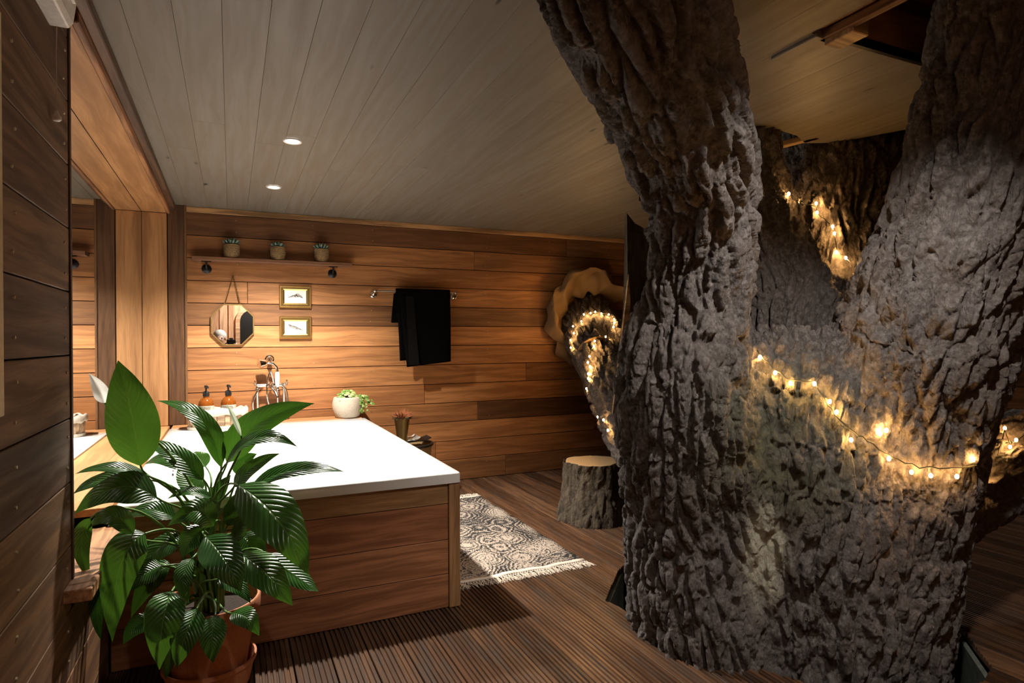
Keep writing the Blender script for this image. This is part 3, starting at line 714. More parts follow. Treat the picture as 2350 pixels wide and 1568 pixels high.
# octagonal mirror
oc = Vector((.012, YB-.022, 1.437)); om = thing('octagonal_mirror', oc, 'small octagonal mirror with thin frame hanging by a chain on the plank wall', 'mirror')
def octa(rx, rz, y): return [Vector((oc.x+sx*rx, y, oc.z+sz*rz)) for sx, sz in ((-.42, 1), (.42, 1), (1, .42), (1, -.42), (.42, -1), (-.42, -1), (-1, -.42), (-1, .42))]
MB().rings([octa(.158, .165, YB-.014), octa(.158, .165, YB-.024), octa(.149, .156, YB-.024), octa(.149, .156, YB-.018)], cap1=False).build('frame', MAT['gold'], om)
MB().prism(octa(.15, .157, YB-.021), AY*.004).build('mirror_glass', MAT['mirror'], om)
top = Vector((oc.x+.005, YB-.012, 1.83))
for s in (-1, 1):
    e = Vector((oc.x+s*.055, YB-.016, oc.z+.165)); m = MB(); nl = 22
    for i in range(nl):
        p = e.lerp(top, (i+.5)/nl); d = (top-e).normalized(); sd = AX if i % 2 else AY
        m.tube([p+d*.012*math.cos(a)*.8+sd*.004*math.sin(a) for a in [2*PI*k/8 for k in range(8)]], .0014, 5, closed=True)
    m.build('chain', MAT['dark_gold'], om)
    MB().tube([e+Vector((.006*math.cos(a), -.002, .006*math.sin(a))) for a in [2*PI*k/10 for k in range(10)]], .0015, 5, closed=True).build('hook', MAT['chrome'], om)
MB().lathe([(.004, 0), (.006, .012), (.006, .014)], top+AY*.01, 8, -AY).build('nail', MAT['dark_gold'], om)
# picture frames
def picture(x0, x1, z0, z1, flip, label):
    c = Vector(((x0+x1)/2, YB, (z0+z1)/2)); t = thing('picture_frame', c, label, 'picture', 'small gilt picture frames')
    def rc(i, y): return [Vector((x0+i, y, z0+i)), Vector((x1-i, y, z0+i)), Vector((x1-i, y, z1-i)), Vector((x0+i, y, z1-i))]
    MB().rings([rc(0, YB-.003), rc(0, YB-.018), rc(.006, YB-.026), rc(.016, YB-.026)], cap0=False, cap1=False).build('outer_moulding', MAT['gold'], t)
    MB().rings([rc(.016, YB-.026), rc(.022, YB-.02), rc(.03, YB-.02)], cap0=False, cap1=False).build('dark_moulding', MAT['dark_gold'], t)
    MB().rings([rc(.03, YB-.02), rc(.042, YB-.013)], cap0=False, cap1=False).build('inner_moulding', MAT['gold'], t)
    pr_ = MB().prism(rc(.04, YB-.013), AY*.004).build('print', MAT['paper'], t)
    m = MB(); y = YB-.015; cx, cz = c.x, c.z; rr = random.Random(3+flip)
    sp = [Vector((cx-.06+.12*i/12, y, cz+((.018*math.sin(PI*i/12)-.008) if not flip else (.022-.045*(i/12)**1.3)))) for i in range(13)]
    m.tube(sp, .0016, 4)
    for i in range(1, 12):
        for s in (-1, 1):
            for q in range(3):
                ln = .022*math.sin(PI*(i+.5)/13)*rr.uniform(.6, 1.2); a = rr.uniform(.4, 1.0)
                m.tube([sp[i]+AX*q*.003, sp[i]+Vector((ln*.9*(1 if not flip else -1), 0, s*ln*a*.8))], .0012, 3)
    m.build('feather_drawing', MAT['ink'], pr_)
picture(.362, .616, 1.578, 1.765, 0, 'upper gilt framed feather drawing on the plank wall')
picture(.362, .616, 1.323, 1.509, 1, 'lower gilt framed feather drawing on the plank wall')
# shelf with two brackets
sh = thing('wall_shelf', (.33, YB, 1.95), 'narrow dark wooden wall shelf on two black iron brackets', 'shelf')
plank('shelf_board', MAT['plank'], sh, (.333, YB-.065, 1.962), 1.21, .13, .03, AX, AY, AZ, (.2, .095, .05), .003)
for bx in (-.172, .79):
    m = MB().lathe([(.036, 0), (.036, .006), (.026, .012), (.012, .02)], (bx, YB, 1.876), 22, -AY)
    m.tube([(bx, YB-.012, 1.876), (bx, YB-.05, 1.878), (bx, YB-.062, 1.89), (bx, YB-.064, 1.926)], .007, 8)
    m.box((bx-.035, YB-.085, 1.926), (bx+.035, YB-.045, 1.931)); m.build('bracket', MAT['black_metal'], sh, smooth=True)
# succulents in rope pots
def succulent(cx, kind, label):
    c = Vector((cx, YB-.068, 1.963)); t = thing('succulent_pot', c, label, 'potted succulent', 'succulents on the wall shelf')
    prof = [(.046, 0)]; nr = 11
    for i in range(nr):
        r = .05+.009*math.sin(PI*(.25+.55*i/nr)); z = .108*i/nr; dz = .108/nr
        prof += [(r, z+dz*.1), (r+.0035, z+dz*.5), (r, z+dz*.95)]
    prof += [(.048, .109), (.046, .10)]
    MB().lathe(prof, c, 26, cap1=True).build('rope_pot', MAT['rope'], t, smooth=True)
    m = MB(); rr = random.Random(kind); n = 26 if kind != 1 else 15
    for i in range(n):
        a = i*2.4; f = math.sqrt((i+.5)/n); tilt = f*1.0; ln = (.062 if kind != 1 else .05)*(1-.3*f)*rr.uniform(.85, 1.1); wd = .007 if kind != 1 else .013
        b = c+Vector((math.cos(a)*f*.036, math.sin(a)*f*.036, .108)); d = Vector((math.cos(a)*math.sin(tilt), math.sin(a)*math.sin(tilt), math.cos(tilt)))
        m.tube([b, b+d*ln*.35, b+d*ln*.75, b+d*ln], [wd*.6, wd, wd*.8, wd*.12], 6)
    m.build('rosette', MAT['succulent'], t, smooth=True)
succulent(.007, 0, 'spiky succulent in rope pot at the left end of the wall shelf')
succulent(.352, 1, 'broad-leaved succulent in rope pot in the middle of the wall shelf')
succulent(.694, 2, 'spiky succulent in rope pot at the right end of the wall shelf')
# towel rail + towel
rl = thing('towel_rail', (1.5, YB, 1.70), 'chrome towel rail with round posts under the black towel', 'towel rail')
for bx in (1.135, 1.87):
    MB().lathe([(.028, 0), (.03, .01), (.028, .03), (.02, .034)], (bx, YB, 1.705), 20, -AY).tube([(bx, YB-.03, 1.705), (bx, YB-.09, 1.73)], .008, 8).ball((bx, YB-.095, 1.733), .014, 12, 8).build('rail_post', MAT['chrome'], rl, smooth=True)
MB().tube([(1.12, YB-.095, 1.733), (1.885, YB-.095, 1.733)], .008, 12).build('bar', MAT['chrome'], rl, smooth=True)
tw = thing('bath_towel', (1.55, YB-.1, 1.1), 'thick black bath towel folded over the chrome rail', 'towel')
def drape(xa, xb, zf, zb, y_off, skew, th, slx=0):
    rws = []; nx = 16
    for j in range(34):
        t = j/33; L = (1.745-zf)+.06+(1.745-zb); s = t*L
        rw = []
        for i in range(nx+1):
            u = i/nx; X = xa+(xb-xa)*u
            if s < 1.745-zf: z = zf+s; y = YB-.115-y_off; f = (1.745-zf-s)
            elif s < 1.745-zf+.06: a = (s-(1.745-zf))/.06*PI; z = 1.745+.012*math.sin(a); y = YB-.095-(.02+y_off)*math.cos(a); f = 0
            else: z = 1.745-(s-(1.745-zf+.06)); y = YB-.075+min(y_off, .01)*.5; f = 0
            X2 = X+f*(slx*(1-u)) ; y -= .008*math.sin(u*7+f*3)*min(1, f*4)
            rw.append(Vector((X2, y, z+skew*u*(1 if f > .2 else 0)*f)))
        rws.append(rw)
    return MB().grid(rws), th
m, th = drape(1.325, 1.80, 1.07, 1.5, .022, .06, .014, .11)
m.build('outer_fold', MAT['towel'], tw, smooth=True, solid=.016)
m, th = drape(1.318, 1.56, 1.125, 1.55, .0, .02, .012, .04)
m.build('inner_fold', MAT['towel'], tw, smooth=True, solid=.012)
MB().prism([Vector((1.285, YB-.035, 1.46)), Vector((1.40, YB-.035, 1.46)), Vector((1.40, YB-.035, 1.73)), Vector((1.31, YB-.035, 1.72))], -AY*.03).build('back_flap', MAT['towel'], tw, bevel=.006)
m = MB(); 
m.prism([Vector((1.415, YB-.158, 1.085)), Vector((1.505, YB-.158, 1.09)), Vector((1.46, YB-.152, 1.69)), Vector((1.39, YB-.152, 1.69))], AY*.006).build('woven_band', MAT['band'], tw)

# shower mixer
mx = thing('shower_mixer', (.29, YB, .66), 'chrome bath mixer with hand shower on cradle and looping hose', 'bath mixer')
C = Vector((.285, YB-.075, 0))
m = MB().tube([(.19, YB-.075, .945), (.39, YB-.075, .945)], .016, 12).lathe([(.02, -.03), (.026, -.01), (.026, .01), (.02, .03)], (.29, YB-.075, .945), 16, AX)
m.lathe([(.02, 0), (.024, .02), (.02, .05), (.012, .07)], (.29, YB-.075, .945), 14, (0, -1, .0)).build('mixer_body', MAT['chrome'], mx, smooth=True)
for bx in (.19, .39):
    MB().lathe([(.024, -.03), (.024, -.022), (.014, -.018), (.012, 0), (.014, .012), (.02, .018)], (bx, YB-.075, .945), 14).tube([(bx, YB-.075, .93), (bx, YB-.072, .67)], .0105, 10).lathe([(.03, 0), (.026, .012), (.012, .016)], (bx, YB-.072, .662), 16).build('standpipe', MAT['chrome'], mx, smooth=True)
    m = MB(); hc_ = Vector((bx+(-.02 if bx < .3 else .02), YB-.1, .965))
    for k in range(4): a = PI/4+k*PI/2; m.tube([hc_, hc_+Vector((0, .028*math.cos(a), .028*math.sin(a)))], .006, 8)
    m.ball(hc_, .012, 10, 6).build('tap_handle', MAT['chrome'], mx, smooth=True)
MB().tube([(.30, YB-.11, .93), (.325, YB-.15, .885), (.335, YB-.165, .855)], [.014, .013, .015], 12).build('spout', MAT['chrome'], mx, smooth=True)
MB().lathe([(.034, 0), (.036, .008), (.022, .016), (.014, .05), (.02, .055)], (.285, YB, 1.155), 18, -AY).tube([(.285, YB-.05, 1.155), (.29, YB-.075, 1.13)], .012, 10).build('cradle', MAT['chrome'], mx, smooth=True)
hs = MB().lathe([(.012, 0), (.022, .01), (.03, .03), (.038, .06), (.04, .068), (.036, .07)], (.265, YB-.09, 1.13), 18, (-1, -.35, -.15))
sh_ = hs.tube([(.27, YB-.09, 1.128), (.31, YB-.095, 1.12), (.335, YB-.1, 1.09), (.338, YB-.102, 1.05)], .011, 10).build('shower_head', MAT['chrome'], mx, smooth=True)
MB().lathe([(.011, 0), (.017, .01), (.019, .05), (.018, .11), (.013, .125)], (.338, YB-.102, .93), 16).build('ceramic_handle', MAT['ceramic'], sh_, smooth=True)
MB().lathe([(.013, 0), (.015, .01), (.01, .02)], (.338, YB-.102, .912), 12).build('hose_nut', MAT['chrome'], sh_, smooth=True)
# ribbed hose
hp = [Vector(q) for q in ((.338, YB-.102, .915), (.34, YB-.1, .80), (.335, YB-.105, .70), (.305, YB-.12, .715), (.262, YB-.13, .84), (.262, YB-.125, .98), (.285, YB-.115, 1.06), (.30, YB-.11, 1.02), (.31, YB-.1, .965))]
hp2 = [Vector(q) for q in ((.37, YB-.10, .95), (.405, YB-.11, .90), (.412, YB-.115, .80), (.375, YB-.12, .70), (.33, YB-.125, .685))]
hp3 = [Vector(q) for q in ((.19, YB-.095, .91), (.158, YB-.11, .84), (.155, YB-.11, .76), (.175, YB-.1, .67))]
def crom(P, k=8):
    out = []
    for i in range(len(P)-1):
        p0, p1, p2, p3 = P[max(i-1, 0)], P[i], P[i+1], P[min(i+2, len(P)-1)]
        for t in [j/k for j in range(k)]: out.append(.5*((2*p1)+(p2-p0)*t+(2*p0-5*p1+4*p2-p3)*t*t+(3*p1-p0-3*p2+p3)*t**3))
    return out+[P[-1]]
for hh in (hp, hp2, hp3):
    c = crom(hh, 14); MB().tube(c, [.0075 if i % 2 else .0062 for i in range(len(c))], 8).build('hose', MAT['chrome'], mx, smooth=True)

# ---- basket with two soap bottles
bc = Vector((-.098, 5.10, RZ)); bk = thing('toiletry_basket', bc, 'oval slatted wooden basket with white linen lining on the bath rim', 'basket')
def oval(rx, ry, z, n=36, e=.75):
    rx *= 1.13; ry *= 1.15; z *= 1.2
    return [bc+Vector((rx*math.copysign(abs(math.cos(a))**e, math.cos(a)), ry*math.copysign(abs(math.sin(a))**e, math.sin(a)), z)) for a in [2*PI*k/n for k in range(n)]]
n = 36
MB().rings([oval(.17, .085, .001), oval(.17, .085, .012)]).build('base', MAT['slat'], bk)
MB().rings([oval(.178, .092, .002), oval(.178, .092, .018), oval(.172, .087, .018), oval(.172, .087, .002)], closed=True).build('bottom_band', MAT['linen'], bk)
ou, inn, ou2 = oval(.172, .087, .014), oval(.165, .08, .014), oval(.178, .092, .105); inn2 = oval(.171, .085, .105)
proto = None
for k in range(n):
    a = ou[k].lerp(ou[(k+1) % n], .05); b = ou[k].lerp(ou[(k+1) % n], .95); a2 = ou2[k].lerp(ou2[(k+1) % n], .05); b2 = ou2[k].lerp(ou2[(k+1) % n], .95)
    dpt = (bc-(a+b)/2); dpt.z = 0; dpt = dpt.normalized()*.006
    MB().prism([a, b, b2, a2], dpt).build('slat', MAT['slat'], bk)
m = MB()
prof = [(.166, .079, .06), (.172, .086, .108), (.180, .094, .122), (.187, .10, .115), (.187, .10, .095), (.184, .097, .082)]
rr_ = []
for (rx, ry, z) in prof:
    o_ = oval(rx, ry, z, 60); rr_.append([p+Vector((0, 0, .006*math.sin(i*1.3+z*40)+.004*math.sin(i*.45))) for i, p in enumerate(o_)])
m.rings(rr_, False, False).build('linen_lining', MAT['linen'], bk, smooth=True, solid=.004)
def bottle(cx, cy, label):
    c = Vector((cx, cy, RZ+.013)); t = thing('soap_bottle', c, label, 'soap bottle', 'amber soap bottles in the basket')
    MB().lathe([(.035, 0), (.040, .005), (.040, .125), (.037, .142), (.026, .158), (.015, .165), (.015, .175)], c, 24).scaled(c, 1.32).build('glass_body', MAT['amber'], t, smooth=True)
    lb_ = MB().lathe([(.0406, .055), (.0406, .12)], c, 24, cap0=False, cap1=False).scaled(c, 1.32).build('paper_label', MAT['label'], t, smooth=True)
    m = MB(); rr = random.Random(int(cx*100))
    for q, z in enumerate((.112, .105, .098, .091, .084)):          # blurred lines of print
        xx = -.7
        while xx < .5:
            ln = rr.uniform(.08, .22); hh = .0022 if q < 2 else .0014
            a0, a1 = -PI/2+xx, -PI/2+xx+ln; rq = .041
            m.add([c+Vector((rq*math.cos(a0), rq*math.sin(a0), z-hh)), c+Vector((rq*math.cos(a1), rq*math.sin(a1), z-hh)), c+Vector((rq*math.cos(a1), rq*math.sin(a1), z+hh)), c+Vector((rq*math.cos(a0), rq*math.sin(a0), z+hh))], [(0, 1, 2, 3)])
            xx += ln+.05
    m.scaled(c, 1.32).build('label_print', MAT['ink'], lb_)
    m = MB().lathe([(.017, .172), (.017, .195), (.012, .2), (.005, .202), (.005, .218), (.009, .22), (.009, .232), (.004, .234)], c, 16)
    m.tube([c+Vector((0, 0, .226)), c+Vector((.01, -.03, .226)), c+Vector((.011, -.036, .22))], [.006, .005, .004], 8).scaled(c, 1.32).build('pump', MAT['black_plastic'], t, smooth=True)
bottle(-.172, 5.10, 'left amber pump bottle with cream label in the basket')
bottle(-.022, 5.11, 'right amber pump bottle with cream label in the basket')

# ---- ivy pot on the bath corner
ic = Vector((.888, 5.28, RZ+.004)); iv = thing('potted_ivy', ic, 'round white textured pot of trailing variegated ivy on the bath corner', 'potted plant')
prof = [(.06, 0)]
for i in range(13):
    t = i/12; r = (.066+.045*math.sin(PI*(.12+.62*t)))*1.12; prof.append((r+.0012*(i % 2), .004+.165*t))
prof += [(.104, .172), (.097, .168), (.095, .14)]
MB().lathe(prof, ic, 36).build('pot', MAT['stone'], iv, smooth=True)
MB().lathe([(.097, .142), (.05, .152), (.0, .154)], ic, 20).build('soil', MAT['soil'], iv)
ivy_out = [(0, 0), (.28, -.12), (.5, .0), (.36, .25), (.62, .55), (.28, .5), (0, 1), (-.28, .5), (-.62, .55), (-.36, .25), (-.5, 0), (-.28, -.12)]
def ivy_mesh(mat):
    me = bpy.data.meshes.new('leaf'); vs = [(a*.03, b*.03, -abs(a)*.008+.003*math.sin(b*3)) for a, b in ivy_out]+[(0, .008, .002)]
    me.from_pydata(vs, [], [(i, (i+1) % 12, 12) for i in range(12)]); me.materials.append(mat); return me
ims = [ivy_mesh(MAT['ivy']), ivy_mesh(MAT['ivy']), ivy_mesh(MAT['ivy_pale'])]
rr = random.Random(5)
def ivy_leaf(p, n_, s):
    n_ = Vector(n_).normalized(); l = Vector((rr.uniform(-1, 1), rr.uniform(-1, .4), rr.uniform(-.8, .2))); l = (l-n_*l.dot(n_)).normalized()
    o = bpy.data.objects.new('leaf', rr.choice(ims)); COL.objects.link(o); o.parent = iv
    mm = basis(n_.cross(-l)*s, l*s, n_*s).to_4x4(); mm.translation = p-ic; o.matrix_local = mm
for i in range(95):
    a = rr.uniform(0, 2*PI); q = math.sqrt(rr.random())*.108; z = .168+.065*(1-(q/.1)**2)*rr.uniform(.4, 1.1)
    ivy_leaf(ic+Vector((math.cos(a)*q, math.sin(a)*q, z)), (math.cos(a)*q*5, math.sin(a)*q*6-.5, .7), rr.uniform(.8, 1.3))
vines = []
for (dx, dz, n_) in ((.19, -.055, 22), (.13, -.10, 16), (.16, .0, 16), (.10, -.06, 12)):
    a0 = ic+Vector((.05, -.05, .18)); a1 = ic+Vector((.06+dx*.5, -.07, .19+max(dz, -.02))); a2 = ic+Vector((dx, -.07, .16+dz))
    pts = [a0*(1-t)**2+a1*2*t*(1-t)+a2*t*t for t in [k/10 for k in range(11)]]
    MB().tube(pts, .0014, 5).build('vine', MAT['stem'], iv)
    for k in range(n_):
        t = .25+.75*k/n_; p = a0*(1-t)**2+a1*2*t*(1-t)+a2*t*t
        ivy_leaf(p+Vector((rr.uniform(-.015, .015), rr.uniform(-.015, .005), rr.uniform(-.012, .012))), (rr.uniform(-.2, .6), -.8, rr.uniform(.1, .8)), rr.uniform(.6, 1.05))
pts = [ic+Vector(q) for q in ((.06, -.08, .165), (.078, -.088, .12), (.095, -.08, .07), (.105, -.075, .05))]
MB().tube(crom(pts, 4), .0012, 5).build('vine', MAT['stem'], iv)
for q in pts[1:]:
    for k in range(4): ivy_leaf(q+Vector((rr.uniform(-.012, .012), -.006, rr.uniform(-.012, .012))), (rr.uniform(-.2, .5), -1, .2), rr.uniform(.5, .85))

# ---- basket stool with magazine and vase behind the bath
sb = Vector((1.36, 5.10, 0)); bs = thing('basket_stool', sb, 'woven basket with dark rim standing behind the bath', 'basket')
prof = [(.15, 0)]
for i in range(16): t = i/15; prof.append((.15+.045*t+.003*(i % 2), .012+.40*t))
prof += [(.19, .42), (.185, .40)]
MB().lathe(prof, sb, 28).build('woven_body', MAT['rope'], bs, smooth=True)
MB().tube([sb+Vector((.2*math.cos(a), .2*math.sin(a), .425)) for a in [2*PI*k/32 for k in range(32)]], .013, 8, closed=True).build('rim', MAT['black_leather'], bs, smooth=True)
# open magazine with a curled cover
mg = thing('magazine', sb+Vector((.05, -.02, .442)), 'curled black and white magazine lying on the basket behind the bath', 'magazine')
rws = []; rws2 = []
for j in range(7):
    v = -.10+.2*j/6; rw = []; rw2 = []
    for i in range(13):
        u = i/12; X = -.10+.28*u; z = .442+.016*math.sin(u*3.0)+(.03*(u-.62)**2*8 if u > .62 else 0)
        rw.append(sb+Vector((X, v*(1-.55*max(0, u-.5)), z))); rw2.append(sb+Vector((X*.55-.02, v*.9, z+.012)))
    rws.append(rw); rws2.append(rw2)
MB().grid(rws).build('black_cover', MAT['black_leather'], mg, smooth=True, solid=.006)
MB().grid(rws2).build('printed_page', MAT['paper'], mg, smooth=True, solid=.01)
m = MB()
for q in (.0, .035): m.tube([sb+Vector((.0+q*1.2+.010*math.cos(a), -.088+.009*math.sin(a), .476)) for a in [2*PI*k/12 for k in range(12)]], .0016, 4, closed=True)
m.build('printed_rings', MAT['ink'], mg)
vs_ = Vector((1.285, 5.02, .474)); va = thing('dried_heather_vase', vs_, 'ribbed brass vase of dried brown heather beyond the bath edge', 'vase')
prof = [(.042, 0)]
for i in range(22): t = i/21; prof.append((.042+.024*t**1.3+.0011*(i % 2), .004+.185*t))
prof += [(.062, .187), (.058, .17)]
MB().lathe(prof, vs_, 28).build('brass_vase', MAT['brass'], va, smooth=True)
m = MB(); m2 = MB(); rr = random.Random(9)
for i in range(210):
    a = rr.uniform(0, 2*PI); f = math.sqrt(rr.random()); d = Vector((math.cos(a)*f*1.25, math.sin(a)*f*1.25, 1.0-.55*f)); b = vs_+Vector((math.cos(a)*.035*f, math.sin(a)*.035*f, .18))
    ln = rr.uniform(.05, .095); e = b+d.normalized()*ln+Vector((rr.uniform(-.01, .01), rr.uniform(-.01, .01), rr.uniform(-.012, .012)))
    md = b.lerp(e, .6)+Vector((rr.uniform(-.01, .01), rr.uniform(-.01, .01), 0)); m.tube([b, md, e], [.0015, .0018, .0008], 3)
for i in range(120):
    a = rr.uniform(0, 2*PI); b = vs_+Vector((math.cos(a)*.045, math.sin(a)*.045, .185)); m2.tube([b, b+Vector((math.cos(a)*rr.uniform(.02, .05), math.sin(a)*.04, rr.uniform(-.01, .025)))], [.003, .001], 3)
m.build('heather', MAT['heather'], va); m2.build('moss_collar', MAT['moss'], va)

# ================================================================== RUG, STUMP
rg = thing('rug', (1.47, 3.95, 0), 'cream and charcoal paisley rug with white fringe beside the bath', 'rug')
m = MB(); rws = []
for j in range(41):
    Y = 3.13+1.62*j/40; rws.append([Vector((1.03+.845*i/20+.004*math.sin(j*.9), Y+.006*math.sin(i*.8), .004+.0022*math.sin(i*1.7+j*.6))) for i in range(21)])
m.grid(rws).build('rug_body', MAT['rug'], rg, smooth=True, solid=.006, origin=(1.45, 3.94, 0))
for ya, yb in ((3.095, 3.13), (4.75, 4.785)):
    rws = [[Vector((1.03+.85*i/20, Y+.006*math.sin(i*.8), .005+.002*math.sin(i*1.7))) for i in range(21)] for Y in (ya, yb)]
    MB().grid(rws).build('white_band', MAT['fringe'], rg, smooth=True, solid=.007)
rr = random.Random(11)
for sgn, y in ((-1, 3.095), (1, 4.785)):
    m = MB()
    for i in range(58):
        X = 1.035+.84*i/57
        kx = X+rr.uniform(-.006, .006); ky = y+sgn*rr.uniform(.022, .034)
        for s in (-1, 1): m.tube([(X+s*.007, y, .006), (kx, ky, .007)], .0018, 4)
        m.ball((kx, ky, .007), .0048, 6, 4)
        for q in range(6):
            l = rr.uniform(.03, .062); dx = rr.uniform(-.024, .030)
            m.tube([(kx, ky, .007), (kx+dx*.5, ky+sgn*l*.5, .009), (kx+dx+rr.uniform(-.008, .008), ky+sgn*l, .0035)], .0012, 3)
    tag(m.build('fringe', MAT['fringe'], rg), kind='stuff')
rg2 = thing('rug', (5.0, 2.6, 0), 'pale fringed rug end far right behind the tree', 'rug')
m = MB().box((4.99, 2.55, 0), (5.45, 3.6, .008)); m.build('rug_body', MAT['rug'], rg2, origin=(5.2, 3, 0))
m = MB()
for i in range(40):
    Y = 2.56+i*.025; m.tube([(4.99, Y, .006), (4.93+rr.uniform(-.03, .02), Y+rr.uniform(-.02, .02), .004)], .003, 4)
tag(m.build('fringe', MAT['fringe'], rg2), kind='stuff')

st = thing('log_stool', (2.36, 3.84, 0), 'short sawn log stool with bark standing behind the tree trunk', 'log stool')
def lg(r, z, k=0): return [Vector((2.39+(r*(1+.05*math.sin(3*a+1)+.03*math.sin(7*a)))*math.cos(a), 3.83+(r*(1+.05*math.sin(3*a+1)+.03*math.sin(7*a)))*math.sin(a), z)) for a in [2*PI*i/180 for i in range(180)]]
m = MB().rings([lg(.235-.022*min(1, z/.25)+.012*math.cos(z*9), max(.0, z)) for z in [.0, .01]+[.02+.40*i/64 for i in range(65)]], cap1=False)
m.build('bark_side', MAT['stump'], st, smooth=True)
MB().rings([lg(.193, .38), lg(.193, .417), lg(.190, .419)]).build('sawn_top', MAT['cut'], st, origin=(2.39, 3.83, 0))

# ================================================================== LEFT WALL THINGS
ht = thing('wall_heater', (-.40, 1.75, 2.16), 'white plastic wall heater unit at the top of the left wall', 'heater')
prof = [(-.443, 2.16), (-.398, 2.16), (-.388, 2.175), (-.38, 2.23), (-.386, 2.30), (-.41, 2.345), (-.443, 2.35)]
MB().prism([Vector((a, 1.38, b)) for a, b in prof], AY*.655).build('casing', MAT['white_plastic'], ht, bevel=.003)
for q in range(5):
    zz = 2.215+q*.022; MB().box((-.388, 1.45, zz), (-.375, 2.0, zz+.009)).build('grille_slat', MAT['white_plastic'], ht)
m = MB().tube([(-.425, 2.03, 2.16), (-.428, 2.035, 2.08), (-.43, 2.045, 1.99), (-.43, 2.045, 1.93)], .0016, 5); pc_ = m.build('pull_cord', MAT['linen'], ht)
MB().lathe([(.004, .02), (.006, .012), (.011, .004), (.012, -.004), (.008, -.008)], (-.43, 2.045, 1.915), 12).build('cord_pull', MAT['white_plastic'], pc_, smooth=True)
pf = thing('framed_notice', (-.44, 1.45, 1.5), 'pale glazed panel in a cream frame at the left edge of the photo', 'framed panel')
for (ya, yb, za, zb) in ((1.545, 1.585, 1.15, 1.98), (1.16, 1.20, 1.15, 1.98), (1.20, 1.545, 1.15, 1.195), (1.20, 1.545, 1.935, 1.98)):
    MB().box((XLW, ya, za), (XLW+.018, yb, zb)).build('frame_strip', MAT['cream'], pf, bevel=.002)
MB().box((XLW, 1.195, 1.19), (XLW+.008, 1.55, 1.94)).build('panel', MAT['paper'], pf)

# ================================================================== PEACE LILY
PZ = 2.33; pc = at(482, 1500, PZ); pc.z = 0
sa = MB().lathe([(.128, .0), (.138, .004), (.158, .088), (.164, .09), (.164, .104), (.156, .104), (.136, .015), (.0, .012)], pc, 40, cap1=False).build('plant_saucer', MAT['terracotta'], origin=pc, smooth=True)
tag(sa, 'deep terracotta saucer under the large plant pot', 'saucer')
pl = thing('potted_peace_lily', pc+AZ*.014, 'large peace lily with glossy dark leaves in a terracotta pot', 'potted plant')
MB().lathe([(.10, .014), (.118, .018), (.163, .27), (.168, .275), (.178, .277), (.180, .325), (.176, .33), (.168, .328), (.162, .28)], pc, 44).build('pot', MAT['terracotta'], pl, smooth=True)
MB().lathe([(.164, .28), (.1, .292), (.0, .295)], pc, 24).build('soil', MAT['soil'], pl)
CAMW = EYE
def leaf(b, mid, t, hw, zb, zt, zm=None, face=.75, fold=.28, curl=.12, mat='leaf', name='leaf', stem=True, root=None, nseg=14, wave=.05, tip=.8):
    """leaf through three points; hw = apparent half width in photo pixels"""
    zm = (zb+zt)/2 if zm is None else zm
    B, Mi, T = at(*b, zb), at(*mid, zm), at(*t, zt); K = Mi*2-(B+T)*.5      # quadratic control
    HW = hw*zm/F_PX; rws = []; uvs = []; nc = 9
    ph = random.uniform(0, 6)
    for i in range(nseg+1):
        s = i/nseg; p = B*(1-s)**2+K*2*s*(1-s)+T*s*s; tg = ((K-B)*(1-s)+(T-K)*s).normalized()
        nrm = (EYE-p).normalized()*face+AZ*(1-face); nrm = (nrm-tg*nrm.dot(tg)).normalized(); sd = tg.cross(nrm).normalized()
        wdt = HW*max(.015, (math.sin(PI*min(1, s**.72*.985+.012))**.82)*(1-.12*s))
        if s > .9: wdt *= max(.08, 1-(s-.9)/.1*.75)
        rw = []
        for k in range(nc):
            u = (k/(nc-1)-.5)*2
            rw.append(p+sd*wdt*u+nrm*wdt*(fold*abs(u)-curl*1.6*u*u-fold*.3)+nrm*wdt*wave*math.sin(s*11+ph+u*2)*abs(u)*1.6)
            uvs.append((k/(nc-1), s))
        rws.append(rw)
    o = MB().grid(rws).build(name, MAT[mat], pl, origin=B, smooth=True, uv=uvs, subd=1)
    if stem:
        r0 = root or pc+Vector((random.uniform(-.05, .05), random.uniform(-.05, .05), .285))
        dirB = (B-K).normalized(); c1 = r0+AZ*max(.1, (B.z-r0.z)*.75)*(1 if B.z > r0.z else .9)+(B-r0)*.15; c2 = B+dirB*.10
        pts = [r0*(1-s)**3+c1*3*s*(1-s)**2+c2*3*s*s*(1-s)+B*s**3 for s in [q/12 for q in range(13)]]
        MB().tube(pts, [.0062-.003*q/12 for q in range(13)], 7).build('petiole', MAT['stem'], pl, smooth=True)
    return o
